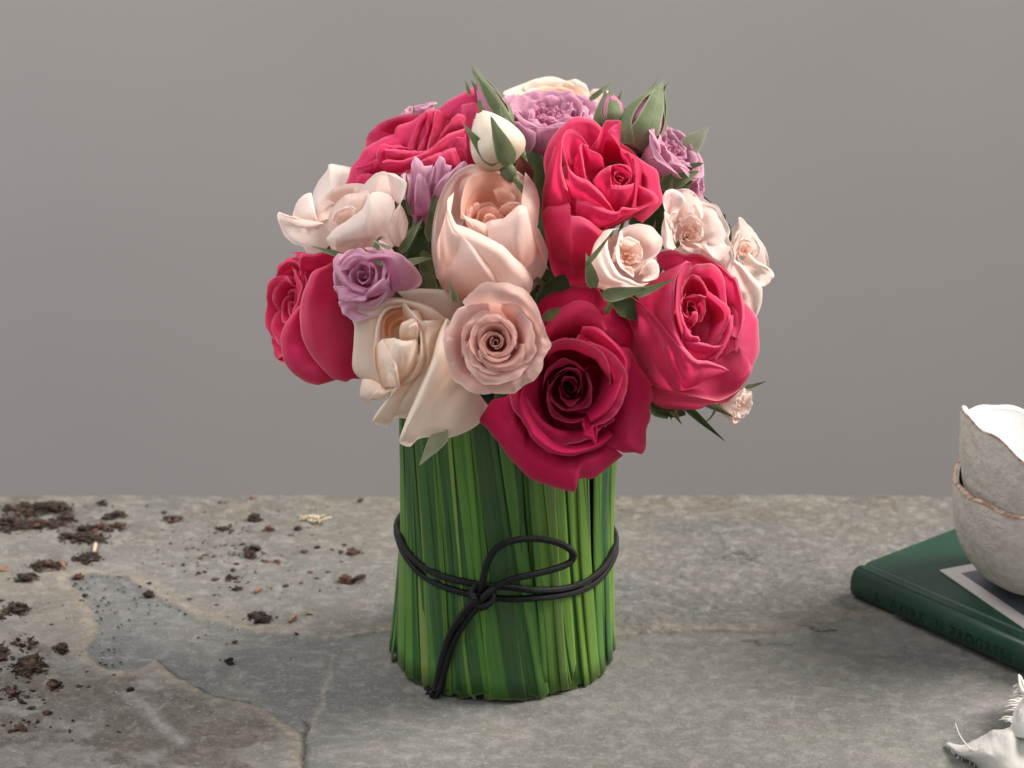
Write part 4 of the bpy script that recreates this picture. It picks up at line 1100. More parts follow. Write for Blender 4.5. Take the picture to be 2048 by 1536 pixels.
# ---------------------------------------------------------------- hand-shaped petals
def shaped(key_root, mw, T, rim, base, bulge=4.0, mat='hot', f=1.0, roll=-2.5, wav=.6, seed=0, nu=45, nt=31, flat=.55, thin=False):
    """A petal spanned between its base line and its rim. Points are (x, y, depth in mm) read through the close-up
    T = (x0, y0, scale) of the flower; every point has its own distance. bulge: mm the blade swells towards (+) or away (-)."""
    x0, y0, s = T
    A = catmull([(x0 + p[0] / s, y0 + p[1] / s, p[2]) for p in rim], nu)
    B = catmull([(x0 + p[0] / s, y0 + p[1] / s, p[2]) for p in base], nu)
    u = np.linspace(0, 1, nu); t = np.linspace(0, 1, nt)
    U, Tt = np.meshgrid(u, t)
    A3 = A[None, :, :]; B3 = B[None, :, :]
    k = Tt[..., None]
    Q = B3 * (1 - k) + A3 * k
    rs = np.random.RandomState(seed + len(rim) * 7)
    env = np.sin(np.pi * np.clip(Tt, 0, 1))**.8 * (flat + (1 - flat) * np.sin(np.pi * U)**.7)
    d = Q[..., 2] + bulge * env
    d = d + roll * sstep(.84, 1.0, Tt)**1.5
    o1, o2 = rs.rand(2) * 40
    d = d + wav * 1.6 * fbm(U * 5 + o1, Tt * 2.2 + o2, 3, seed % 13) * sstep(0, .4, Tt)
    d = d + wav * .9 * vnoise(U * 13 + o2, Tt * 1.6 + o1, 2) * sstep(.72, 1, Tt)
    # rim a little nibbled
    nib = 1 + .0 * U
    px = Q[..., 0] + (wav * 1.6 * vnoise(U * 17 + o1, U * 0, 6)) * sstep(.9, 1, Tt); py = Q[..., 1] + (wav * 1.6 * vnoise(U * 17, U * 0 + o2, 8)) * sstep(.9, 1, Tt)
    inv = np.array(mw.inverted())
    rx = (px - 1024) / FPX; ry = (768 - py) / FPX
    R_, U_, F_ = np.array(RGT), np.array(UPV), np.array(FWD)
    W = np.array(CAMP) + (rx[..., None] * R_ + ry[..., None] * U_ + F_) * (DIST - d * .001)[..., None]
    W = W.reshape(-1, 3); W4 = np.hstack([W, np.ones((len(W), 1))]) @ inv.T
    UV = np.stack([.03 + .94 * U, Tt], -1).reshape(-1, 2)
    o = obj_from('petal', W4[:, :3], grid_faces(nu, nt), M[mat], key_root, UV)
    o.color = (f, .5, 0, 1)
    return o

def shape_heroes(RG):
    def many(k, T, mat, L):
        root, mw = RG[k]
        soft = mat in ('blush', 'blush_pale', 'cream')
        for i, e in enumerate(L):
            rim, base, bulge, f = e[:4]; kw = dict(e[4]) if len(e) > 4 else {}
            if soft: kw.setdefault('roll', -1.4); kw.setdefault('wav', .4)
            shaped(root, mw, T, rim, base, bulge, kw.pop('mat', mat), f, seed=k * 31 + i * 5, **kw)
    def cup_back(k, cx, cy, rx, ry, d0, d1, mat, n=3):
        """the hollow of overlapping petals behind the ones in front"""
        root, mw = RG[k]
        for i in range(n):
            a0 = 2 * math.pi * i / n - .45; a1 = 2 * math.pi * (i + 1) / n + .45
            A = [(cx + rx * math.cos(a0 + (a1 - a0) * j / 8), cy + ry * math.sin(a0 + (a1 - a0) * j / 8), d0 - i * .7) for j in range(9)]
            B = [(cx + rx * .06 * math.cos(a0 + (a1 - a0) * j / 8), cy + ry * .06 * math.sin(a0 + (a1 - a0) * j / 8), d1 - i * .7) for j in range(9)]
            shaped(root, mw, (0, 0, 1), A, B, -3, mat, .6, seed=k + i, nt=15)
    cup_back(11, 1392, 635, 92, 120, 42, 26, 'rosepink')
    cup_back(12, 1205, 362, 86, 84, 26, 10, 'hot')
    cup_back(8, 795, 690, 72, 92, 66, 50, 'cream')
    cup_back(13, 1255, 520, 58, 56, 68, 54, 'blush_pale')
    cup_back(14, 1385, 468, 62, 76, 40, 28, 'blush_pale')
    cup_back(2, 712, 430, 78, 64, 26, 10, 'blush_pale')
    cup_back(6, 970, 440, 80, 90, 44, 36, 'blush')
    cup_back(10, 1135, 790, 92, 100, 68, 50, 'crimson')
    cup_back(3, 835, 290, 105, 62, -16, -26, 'hot_top')
    # coral pink rose
    many(3, (680, 160, 6.4), 'hot_top', [
     ([(1150,430,-14),(1300,330,-14),(1450,230,-14),(1600,150,-14),(1720,93,-14),(1810,150,-12),(1872,220,-10),(1882,300,-8),(1850,400,-6)], [(1150,660,-6),(1220,620,-5),(1300,580,-4),(1400,560,-4),(1500,540,-3),(1600,540,-2),(1700,540,0)], 4, 1, dict(wav=.8)),
     ([(700,700,-4),(725,610,-6),(780,568,-8),(900,530,-8),(1000,470,-8),(1100,398,-8),(1240,378,-8),(1350,400,-6),(1425,480,-4)], [(740,900,2),(780,910,2),(840,920,2),(900,920,3),(960,920,3),(1020,920,4),(1080,910,4),(1150,900,4)], 3, .9, dict(wav=.8)),
     ([(855,890,6),(900,760,4),(955,640,2),(1010,520,0),(1095,398,-3)], [(960,900,5),(1000,800,2),(1050,680,-1),(1090,560,-3),(1125,430,-6)], 1.5, 1, dict(wav=.5)),
     ([(985,905,8),(1045,780,6),(1110,640,4),(1100,560,2),(1135,440,0)], [(1110,890,6),(1140,760,3),(1168,620,1),(1188,520,-1),(1212,400,-5)], 1.5, .8, dict(wav=.5)),
     ([(1110,895,10),(1140,760,8),(1180,620,6),(1220,390,3)], [(1290,880,4),(1300,760,2),(1330,640,0),(1380,480,-3)], 1.5, .7, dict(wav=.5)),
     ([(1240,800,12),(1300,680,12),(1380,570,11),(1460,465,10),(1530,428,9),(1605,470,8),(1595,560,8)], [(1150,910,10),(1220,850,10),(1290,780,10),(1380,710,10),(1450,670,10),(1520,650,9),(1590,630,8)], 3, 1),
     ([(50,1420,-2),(60,1340,0),(100,1260,2),(145,1115,2),(240,990,0),(310,885,-2),(410,815,-4),(560,740,-5),(725,680,-6)], [(330,1380,8),(360,1300,8),(400,1220,8),(450,1150,8),(500,1080,8),(560,1000,7),(640,940,6),(720,900,5),(800,870,4)], 5, 1, dict(wav=.9)),
     ([(200,1105,8),(330,1070,10),(470,1005,12),(560,1020,14)], [(260,1240,6),(360,1220,8),(470,1200,10),(580,1180,10)], 2, .9),
     ([(210,1240,10),(300,1190,12),(420,1215,14),(480,1280,14)], [(150,1440,6),(240,1440,8),(340,1400,10),(480,1400,10)], 3, 1),
     ([(575,1170,14),(505,1090,15),(463,965,15),(485,890,14),(540,818,12),(640,842,11),(760,833,10),(880,875,10)], [(640,1180,12),(640,1120,12),(620,1050,12),(620,980,12),(660,930,11),(740,910,10),(820,900,10),(920,910,10)], 2.5, .9),
     ([(560,882,16),(700,886,17),(850,897,18),(1000,908,18),(1135,900,18)], [(650,1060,14),(740,1060,15),(820,1040,16),(900,1010,16),(1010,970,16)], 3, .8),
     ([(540,1045,20),(640,1020,21),(780,1030,22),(900,990,22),(1050,935,22),(1150,885,21),(1270,775,20),(1400,685,18),(1595,618,16)], [(590,1200,14),(700,1200,15),(800,1180,16),(900,1140,16),(1000,1100,16),(1100,1060,16),(1250,1000,16),(1400,940,14),(1600,880,12)], 4, 1),
     ([(1020,1025,24),(1130,975,24),(1270,925,23),(1400,880,22),(1472,862,21)], [(1000,1240,16),(1150,1240,17),(1300,1240,17),(1450,1200,16),(1600,1180,14)], 4, .9),
     ([(1560,320,-2),(1700,290,-2),(1880,320,-2),(1900,420,-2)], [(1500,1120,4),(1650,1120,4),(1800,1060,4),(1900,960,4)], 2, .9),
     ([(1180,900,20),(1290,790,19),(1430,690,18),(1610,690,16)], [(1250,1100,14),(1380,1100,14),(1500,1100,14),(1640,1080,12)], 2, .7),
    ])
    # tall blush rose
    many(6, (850, 300, 4.096), 'blush', [
     ([(95,1050,50),(55,820,58),(70,560,64),(140,330,64),(240,190,60),(350,128,58),(400,118,58),(480,130,57),(560,118,56),(640,130,56),(720,150,56),(820,220,54),(890,300,52),(935,400,50),(935,520,48)],
      [(130,1080,62),(230,820,72),(330,560,50),(370,520,42),(420,480,36),(450,460,32),(480,440,30),(520,430,28),(560,420,28),(600,430,28),(640,450,28),(680,470,30),(720,490,34),(760,520,38),(800,560,44)], -5, 1, dict(roll=-4)),
     ([(290,560,70),(300,400,72),(350,240,68),(430,190,62),(520,180,58),(620,200,56),(720,280,58),(790,350,64),(810,450,70)],
      [(400,600,58),(430,580,56),(460,560,54),(490,550,52),(520,550,52),(560,550,52),(600,560,53),(640,570,55),(690,590,58)], -7, .25),
     ([(340,540,66),(350,430,64),(420,340,60),(500,305,54),(600,330,52),(700,400,56),(765,470,64)],
      [(430,610,60),(460,600,58),(480,590,56),(520,585,55),(560,585,55),(600,590,57),(650,600,60)], -5, .12),
     ([(380,560,64),(400,500,64),(450,440,62),(500,428,60),(545,430,60),(600,480,60),(650,545,62)],
      [(440,630,58),(460,625,57),(490,620,56),(520,615,56),(550,615,56),(580,615,57),(620,610,58)], -3, .1),
     ([(600,500,60),(640,450,66),(700,425,68),(770,430,70),(815,480,72)], [(620,590,44),(650,580,45),(690,570,46),(730,570,48),(770,560,50)], 3, .3),
     ([(345,560,72),(360,490,72),(405,435,70),(445,440,68),(425,500,66)], [(400,610,52),(410,605,52),(425,600,50),(440,590,50),(450,590,48)], 2, .3),
     ([(300,500,82),(330,540,81),(380,560,80),(440,580,79),(495,606,78)], [(450,900,70),(500,870,72),(540,840,74),(570,800,76),(590,780,76)], 6, .5),
     ([(480,608,78),(540,575,81),(600,565,83),(650,555,85),(700,510,88),(770,455,89),(830,470,86),(855,560,74)],
      [(560,1000,76),(640,1010,78),(700,1000,80),(750,1000,80),(800,980,80),(850,950,76),(900,900,70),(940,840,60)], 8, .85, dict(roll=-5)),
     ([(930,640,62),(1000,800,50),(1005,900,44),(980,1000,42),(910,1110,42),(830,1215,42),(760,1290,40)],
      [(700,700,70),(650,800,70),(620,900,66),(600,1000,60),(560,1100,56),(560,1200,50),(560,1290,45)], 12, 1, dict(roll=0)),
     ([(820,180,50),(900,290,56),(940,420,60),(930,560,66),(915,690,72),(960,820,70),(1012,985,58)],
      [(790,420,76),(800,480,80),(830,520,82),(845,600,80),(885,700,76),(930,830,70),(985,960,58)], 3, 1, dict(roll=-2)),
     ([(240,345,82),(190,400,92),(185,470,96),(200,540,97),(240,600,97),(330,630,98),(430,675,100),(560,740,101),(650,795,99),(720,870,95),(800,940,89),(865,1020,81),(885,1090,73),(855,1180,63),(810,1240,54)],
      [(130,1000,60),(140,1060,58),(160,1110,56),(190,1160,54),(230,1200,50),(300,1240,48),(380,1260,46),(450,1275,45),(520,1285,45),(600,1290,45),(680,1290,45),(740,1290,46),(770,1280,47),(785,1270,48),(795,1260,49)], 22, 1, dict(flat=.35, roll=-3.5)),
     ([(190,450,97),(250,600,99),(340,680,100.5),(410,770,103),(475,870,104.5),(540,970,103),(600,1070,97),(622,1160,86),(610,1250,68)],
      [(90,800,60),(100,900,60),(105,980,58),(110,1060,56),(130,1110,54),(170,1170,52),(230,1210,50),(350,1250,48),(480,1275,46)], 17, 1, dict(flat=.4, roll=-3)),
     ([(420,560,68),(440,500,68),(480,470,67),(530,462,66),(580,480,67),(630,540,68)], [(440,620,60),(470,615,60),(500,612,60),(540,610,60),(580,608,60),(620,605,60)], -2, .1),
     ([(470,600,72),(490,540,71),(520,520,70),(560,530,70),(590,570,71)], [(480,625,66),(500,622,66),(530,620,66),(560,615,66),(590,610,66)], 2, .1),
     ([(560,330,64),(620,300,64),(690,330,64),(740,390,65),(720,420,66)], [(600,440,58),(630,430,57),(660,430,57),(690,440,58),(700,450,60)], -2, .4),
    ])
    # upper hot pink rose
    many(12, (1060, 220, 4.2667), 'hot', [
     ([(130,560,30),(120,420,34),(160,280,38),(230,180,38),(330,80,36),(390,55,34),(470,65,32),(550,90,30),(610,150,28)],
      [(230,560,40),(260,500,40),(290,480,40),(330,440,38),(400,400,30),(450,380,26),(500,350,24),(540,340,24),(580,330,22)], 3, 1),
     ([(510,330,34),(570,250,38),(625,120,38),(650,92,38),(700,86,37),(770,90,34),(770,180,34),(768,310,34),(830,360,40),(890,480,48),(888,600,54)],
      [(600,560,15),(630,540,12),(660,520,10),(700,510,10),(720,500,10),(740,500,10),(760,500,10),(790,520,12),(820,540,15),(830,570,20),(840,620,30)], -5, .8),
     ([(772,100,36),(700,145,40),(668,180,42),(700,240,42),(768,322,36)], [(776,110,35),(774,160,35),(772,200,34.5),(771,250,34),(769,315,34)], 2, 1, dict(mat='rosepink')),  # folded flap, its edge highlight painted by a lighter petal material
     ([(120,640,40),(200,600,52),(300,580,64),(400,700,67),(430,775,68)], [(110,920,44),(200,970,50),(300,970,56),(380,980,60),(430,1000,62)], 4, 1),
     ([(320,480,66),(290,380,67),(275,260,67),(300,190,65),(340,163,62),(390,180,57),(440,230,53),(480,275,51),(505,310,49)],
      [(380,540,50),(370,510,48),(365,490,46),(370,470,44),(380,460,42),(395,450,40),(405,450,40),(415,450,40),(425,450,40)], -4, .7),
     ([(277,250,68),(272,400,71),(275,520,73),(310,640,73),(355,790,70)], [(200,330,40),(140,520,36),(120,640,38),(105,760,40),(100,880,42)], 9, 1, dict(roll=-3)),
     ([(370,500,60),(400,420,60),(430,310,58),(445,288,56),(480,296,55),(505,335,54),(580,370,51),(615,405,50),(630,455,48)],
      [(480,620,50),(490,610,46),(500,600,40),(510,590,35),(530,590,30),(560,580,25),(600,570,22),(620,560,22),(640,560,22)], -3, .5),
     ([(428,305,60),(450,400,62),(465,500,63.5),(482,595,64)], [(350,480,54),(360,500,56),(380,530,58),(410,560,60)], 1, .8),
     ([(535,610,60),(580,540,64),(640,495,66),(695,472,66),(780,463,62),(850,490,60),(885,560,58),(888,630,58)],
      [(620,700,40),(640,680,38),(660,660,36),(700,650,34),(740,650,34),(780,650,34),(810,660,36),(840,680,40)], -2, .4),
     ([(880,400,50),(897,520,62),(895,640,68),(885,740,70),(860,835,70)], [(900,390,42),(960,480,48),(950,600,52),(935,720,56),(925,830,60)], 2, .9),
     ([(535,605,62),(585,540,66),(640,500,69),(693,476,70),(688,540,72),(695,640,73)], [(590,720,60),(610,740,62),(630,770,64),(650,800,64),(670,840,64),(690,880,64)], 4, .5),
     ([(690,638,73),(760,645,74),(830,640,73),(888,625,68)], [(640,900,62),(720,900,64),(800,880,62),(870,830,58)], 5, .5),
     ([(830,350,34),(910,400,38),(1000,460,40),(1085,520,40),(1110,650,42),(1132,780,44),(1060,870,48),(960,965,52)],
      [(880,450,44),(900,520,46),(920,560,48),(940,600,50),(940,680,52),(930,760,56),(900,830,60),(860,900,62)], 7, 1, dict(roll=-5)),
     ([(925,560,56),(940,645,60),(1000,670,63),(1060,710,63),(1092,775,60),(1040,810,66),(950,850,72),(850,900,76),(750,960,78),(640,1012,78)],
      [(900,700,56),(900,740,58),(890,780,60),(880,800,60),(870,830,60),(850,850,62),(800,880,64),(740,900,64),(680,930,64),(600,960,64)], 3, 1),
     ([(318,468,74),(360,530,77),(430,580,79),(490,600,80),(560,660,81),(620,720,81),(680,800,79),(722,868,75)],
      [(350,780,62),(370,790,62),(400,800,62),(450,820,62),(500,840,62),(560,860,62),(640,880,62),(700,890,62)], 8, .9),
     ([(400,745,74),(440,772,76),(500,785,80),(580,820,83),(660,852,84),(725,870,84),(760,862,84),(785,832,82),(850,836,80),(925,833,74)],
      [(380,1000,60),(420,1020,60),(460,1040,60),(540,1050,62),(600,1040,62),(660,1020,62),(720,1000,62),(780,970,62),(820,950,62),(860,930,62)], 8, 1),
     ([(95,880,46),(170,812,56),(240,785,62),(312,768,68),(345,820,74),(352,900,80),(430,910,84),(520,950,86),(600,1022,84),(650,1070,78)],
      [(150,1200,28),(170,1320,28),(210,1420,28),(260,1480,28),(330,1500,28),(380,1500,28),(430,1490,28),(500,1480,28),(560,1480,30),(640,1440,32)], 22, 1, dict(flat=.4)),
    ])
    # cream rose
    many(8, (680, 560, 4.043), 'cream', [
     ([(340,150,60),(450,95,62),(600,72,62),(800,75,60),(950,105,56),(1030,135,50)], [(400,330,58),(500,330,58),(600,330,58),(750,330,58),(850,330,58),(930,300,56)], 3, 1),
     ([(260,835,68),(150,790,64),(100,700,64),(112,500,70),(116,380,72),(92,290,74),(150,198,76),(220,155,79),(330,140,82),(480,140,84),(600,170,85),(720,210,85),(800,265,84),(855,310,80)],
      [(330,850,84),(310,790,84),(290,700,84),(282,560,84),(285,480,84),(295,400,84),(330,320,84),(370,260,83),(430,225,82),(500,212,82),(580,232,82),(650,280,82),(700,330,82),(760,380,80)], 4, 1, dict(roll=-9, wav=.45)),
     ([(350,460,92),(343,380,91),(368,300,89),(430,255,87),(500,240,85),(570,255,85),(620,305,86),(640,370,88)],
      [(430,480,60),(430,430,58),(440,400,56),(460,380,56),(490,370,56),(520,370,56),(560,380,58),(600,400,62)], -5, .0),
     ([(510,200,88),(400,218,90),(335,270,92),(292,380,94),(272,560,96),(282,700,96),(345,875,94),(420,868,95),(500,830,95),(580,760,95),(635,690,94),(655,600,92)],
      [(500,280,66),(440,290,66),(400,340,66),(370,440,72),(350,560,80),(360,700,84),(395,790,84),(440,790,84),(480,770,84),(520,720,84),(550,660,82),(570,600,82)], -2, .85, dict(roll=1)),
     ([(500,195,86),(530,192,89),(575,250,93),(620,300,97),(655,330,98),(686,350,98),(682,395,97),(655,400,97)],
      [(520,330,80),(540,330,80),(570,350,82),(600,380,84),(620,400,86),(640,420,88),(650,430,90),(655,440,92)], 2, .8),
     ([(560,235,88),(620,330,94),(640,420,97),(648,520,98.5),(640,620,99),(610,710,98),(560,790,97),(480,855,94)],
      [(640,250,86),(672,350,90),(690,450,91),(695,560,91),(690,650,91),(665,740,90),(615,810,89),(540,860,88)], 2, .9),
     ([(655,330,97),(690,350,97.5),(680,420,97),(690,520,97),(705,640,96),(703,745,94)], [(840,320,80),(830,380,81),(800,460,82),(780,560,83),(760,660,84),(720,745,86)], 3, 1),
     ([(345,478,94),(400,470,98),(440,468,101),(480,482,103),(520,492,103),(580,486,101),(632,474,96)],
      [(350,870,86),(390,865,88),(430,850,90),(470,840,90),(510,810,90),(560,760,90),(620,690,86)], 6, .75),
     ([(348,470,95),(390,540,99.5),(432,600,103),(457,680,104.5),(472,760,104),(488,860,97)], [(283,540,94),(280,620,94),(285,680,94),(298,740,94),(320,810,94),(345,870,94)], 2.5, .9),
     ([(480,470,88),(482,400,93),(500,350,96),(545,322,97),(595,312,97),(625,335,97),(600,352,99),(555,372,101)],
      [(500,500,86),(510,505,88),(530,505,90),(560,505,92),(590,500,92),(610,495,92),(620,485,92),(632,478,90)], 4, .5),
     ([(560,372,101.5),(590,350,102),(620,345,102),(632,375,101),(632,440,99)], [(540,500,92),(560,500,93),(585,498,94),(610,494,93),(630,480,92)], 3, .6),
     ([(178,800,74),(163,880,76),(172,950,78),(228,1003,80),(232,972,83),(300,972,88),(370,945,92),(440,890,94)],
      [(240,800,80),(270,810,84),(300,825,86),(320,840,88),(340,855,90),(360,865,90),(400,865,92),(450,850,92)], 5, 1, dict(roll=-6, wav=.45)),
     ([(440,860,92),(400,905,93),(385,960,93),(330,1020,91),(290,1080,89),(265,1140,87),(290,1165,86),(350,1180,84),(388,1195,80),(370,1165,82),(400,1140,84),(480,1118,86),(590,1130,84)],
      [(480,840,90),(500,830,90),(520,820,90),(540,810,90),(550,800,90),(560,790,90),(580,785,90),(600,775,90),(620,765,90),(640,755,90),(660,750,92),(680,745,92),(700,745,93)], 7, 1, dict(roll=-7, wav=.45)),
     ([(855,308,86),(805,400,92),(772,500,97),(745,620,101),(702,740,104),(640,880,107),(570,1050,110),(502,1220,112),(477,1300,111),(500,1335,109),(567,1348,107),(632,1290,104),(740,1270,99),(860,1280,93),(1000,1240,85),(1120,1165,76),(1215,1040,66)],
      [(900,330,80),(900,400,82),(905,480,84),(915,520,86),(925,560,86),(930,600,86),(935,640,86),(940,660,86),(940,680,86),(945,690,86),(950,700,85),(955,710,84),(960,715,82),(965,720,80),(970,725,78),(975,725,74),(985,725,68)], 9, 1, dict(roll=-9, wav=.45, nu=61)),
    ])
    # crimson rose, outer petals
    many(10, (940, 560, 3.49), 'crimson', [
     ([(440,170,52),(530,100,55),(640,65,57),(760,38,58),(880,45,58),(940,120,58),(1040,200,60),(1120,300,62),(1147,370,64),(1130,480,66)],
      [(560,420,66),(600,400,70),(650,390,70),(720,380,70),(780,380,70),(830,400,70),(880,440,72),(920,480,74),(960,520,74),(1000,560,74)], 7, 1, dict(roll=-7)),
     ([(510,350,78),(575,255,81),(660,182,83),(760,143,85),(850,168,85),(912,232,85),(955,340,84)],
      [(580,450,76),(620,430,76),(680,410,76),(740,400,76),(800,400,76),(850,410,76),(900,430,76)], 7, 1, dict(roll=-9)),
     ([(150,835,68),(80,930,72),(58,975,74),(110,1030,78),(180,1110,82),(245,1205,84),(330,1300,85),(420,1382,86),(540,1430,88),(640,1462,90),(735,1480,91),(762,1392,89),(860,1382,86),(960,1310,82),(1070,1225,78)],
      [(330,800,80),(330,860,82),(340,920,84),(360,970,86),(390,1020,88),(430,1070,88),(480,1110,88),(540,1150,88),(600,1180,88),(660,1200,88),(720,1210,88),(780,1200,88),(840,1190,88),(900,1160,86),(940,1120,84)], 7, 1, dict(roll=-9, wav=1.0, nu=61)),
     ([(180,860,76),(165,960,78),(240,1040,82),(260,1110,84),(330,1220,86),(380,1300,86),(480,1340,86)], [(320,760,84),(320,840,85),(330,900,86),(350,960,87),(390,1020,88),(430,1080,88),(520,1130,88)], 6, 1, dict(roll=-6, wav=1.0)),
     ([(1040,470,82),(1120,490,84),(1180,600,84),(1248,700,82),(1268,800,80),(1255,880,80),(1262,960,80),(1235,1050,80),(1228,1180,82),(1195,1217,82),(1140,1200,82),(1070,1205,84)],
      [(880,560,80),(920,640,82),(950,700,84),(970,780,84),(980,850,84),(980,900,84),(970,950,84),(960,1000,84),(940,1050,84),(920,1090,84),(900,1110,84),(880,1130,84)], 8, 1, dict(roll=-7, wav=1.0)),
     ([(410,620,95),(350,740,100),(328,850,103),(348,950,104),(395,1040,104),(430,1102,104),(520,1182,104),(600,1218,104),(700,1228,103),(800,1205,100),(900,1170,96),(1010,1090,90)],
      [(560,700,75),(540,760,75),(530,830,75),(540,900,76),(560,950,76),(590,1000,78),(640,1050,78),(700,1080,78),(760,1090,78),(820,1090,78),(880,1060,78),(920,1000,76)], 7, 1, dict(roll=-8, wav=.9)),
     ([(790,310,90),(880,325,95),(960,385,98),(1040,460,99),(1105,540,99),(1116,600,100),(1085,690,103),(1050,780,105),(1010,860,106),(940,945,106),(850,1000,104)],
      [(740,440,80),(800,440,80),(850,470,80),(890,520,80),(910,570,80),(910,620,80),(900,680,80),(890,740,80),(870,800,80),(840,850,80),(790,890,80)], 6, 1, dict(roll=-8)),
     ([(780,1010,104),(800,1060,103),(790,1100,102),(850,1120,101),(875,1165,98),(885,1110,98),(890,1040,98)], [(800,960,96),(810,960,96),(820,960,96),(840,960,96),(860,955,95),(870,950,95),(880,940,94)], 2, 1, dict(roll=-3)),
    ])
    # rose pink rose at the right
    many(11, (1220, 480, 4.266), 'rosepink', [
     ([(1100,480,42),(1200,580,46),(1262,680,46),(1268,800,46),(1274,930,46),(1240,1030,50),(1200,1140,54)],
      [(1000,560,52),(1020,680,58),(1040,780,62),(1050,860,66),(1060,920,68),(1080,960,68),(1100,1000,68)], 6, 1, dict(roll=-5)),
     ([(370,160,50),(420,100,52),(540,85,54),(640,120,56),(740,113,57),(850,160,57),(960,220,56),(1040,300,54),(1077,320,53),(1112,420,55),(1137,520,57),(1147,620,60),(1137,740,64),(1100,850,68)],
      [(600,420,50),(620,360,48),(650,340,46),(700,330,44),(760,330,42),(820,340,42),(880,380,42),(930,440,44),(960,500,46),(980,560,50),(990,620,54),(1000,680,58),(1010,740,62),(1010,800,66)], -2, 1, dict(roll=-4)),
     ([(600,420,78),(640,300,76),(720,213,73),(800,203,71),(880,205,69),(945,270,68),(982,360,68),(990,460,70),(1000,560,73),(1000,660,75)],
      [(640,560,40),(680,520,38),(720,500,36),(760,500,36),(800,520,36),(840,540,38),(870,580,40),(890,620,44),(900,680,48),(900,740,52)], -4, .6),
     ([(612,510,76),(618,400,76),(680,303,74),(740,300,72),(792,350,70),(835,435,70)], [(650,580,45),(660,560,42),(700,540,40),(730,540,40),(760,550,40),(790,570,42)], -3, .35),
     ([(830,432,76),(900,480,79),(980,540,82),(1022,600,83),(1022,680,84),(980,770,85),(930,830,85),(870,893,84)],
      [(800,560,46),(830,600,46),(850,650,48),(850,700,50),(850,750,54),(840,800,58),(830,840,62),(800,880,66)], -3, .7),
     ([(612,500,78),(700,490,80),(760,466,82),(825,487,82)], [(640,570,72),(680,555,73),(720,545,73),(760,540,72)], 2, .4),
     ([(610,560,84),(640,640,88),(690,650,90),(710,610,88),(750,620,86),(740,690,86),(690,745,88)], [(620,660,80),(630,700,82),(650,720,84),(660,730,84),(670,740,84),(680,750,84),(690,765,84)], 3, .4),
     ([(1050,640,76),(1052,720,82),(1030,800,86),(990,900,89),(940,980,91),(900,1025,92),(850,1025,92)], [(1000,640,76),(990,720,78),(970,800,80),(930,870,82),(890,930,84),(860,970,86),(830,990,86)], 4, .9),
     ([(600,860,94),(660,852,97),(700,857,97),(770,872,96),(840,888,95),(900,905,94),(960,890,92),(1010,840,89),(1052,745,84)],
      [(640,970,88),(680,1000,88),(720,1020,88),(780,1020,88),(830,1010,88),(880,990,86),(920,960,84),(960,930,80),(1000,860,76)], 3, .85),
     ([(600,540,90),(618,650,93),(660,745,95.5),(700,812,97),(752,825,97),(768,860,95)], [(555,640,88),(565,720,90),(590,800,92),(610,850,93),(650,875,93),(720,880,92)], 3, .7),
     ([(80,520,60),(140,480,67),(200,490,72),(285,550,79)], [(150,620,52),(200,640,56),(260,650,60),(330,660,66)], 2, 1),
     ([(270,560,78),(370,680,85),(480,850,93),(490,950,93),(530,1060,91),(580,1160,88),(608,1290,84)],
      [(120,500,48),(150,800,48),(180,940,48),(250,1080,50),(320,1200,52),(360,1250,54),(480,1290,64)], 9, 1, dict(flat=.5)),
     ([(645,185,90),(575,300,94),(552,420,96.5),(548,540,97.5),(552,700,98),(605,850,98),(690,980,98),(770,1040,97)],
      [(400,300,58),(240,450,60),(250,520,66),(330,600,76),(400,680,84),(480,780,91),(560,880,95),(690,1005,96)], 5, 1),
     ([(690,195,88),(640,185,92),(590,280,95),(566,400,97),(560,520,98),(560,620,98.5),(600,780,98),(622,865,97)],
      [(700,215,82),(660,300,80),(625,350,80),(612,420,82),(606,500,84),(610,600,87),(650,740,90),(680,810,92)], 2, 1),
     ([(270,548,80),(380,640,88),(470,740,95),(560,840,100),(640,930,103),(700,992,104),(760,1028,104),(830,1030,103),(940,1070,100),(1017,1112,95)],
      [(480,860,80),(500,960,80),(540,1080,80),(580,1180,78),(610,1250,78),(650,1270,78),(700,1260,78),(760,1230,78),(860,1170,80),(980,1125,86)], 6, 1, dict(wav=.8)),
     ([(340,1225,62),(450,1268,72),(600,1308,82),(760,1343,88),(920,1372,90),(1060,1310,88),(1150,1220,86),(1196,1120,86),(1200,1060,86),(1172,1012,86)],
      [(560,1180,62),(640,1140,62),(700,1100,64),(760,1080,66),(840,1050,68),(900,1030,70),(960,1000,72),(1020,960,72),(1060,930,72),(1090,900,70)], -5, 1, dict(roll=1)),
     ([(330,1225,61),(450,1266,73),(600,1306,83),(760,1341,89),(920,1371,91),(1060,1311,89),(1150,1222,87),(1200,1110,86)],
      [(340,1370,48),(450,1432,50),(600,1447,54),(760,1442,58),(850,1402,62),(1000,1380,64),(1140,1250,70),(1192,1150,76)], 6, 1),
    ])
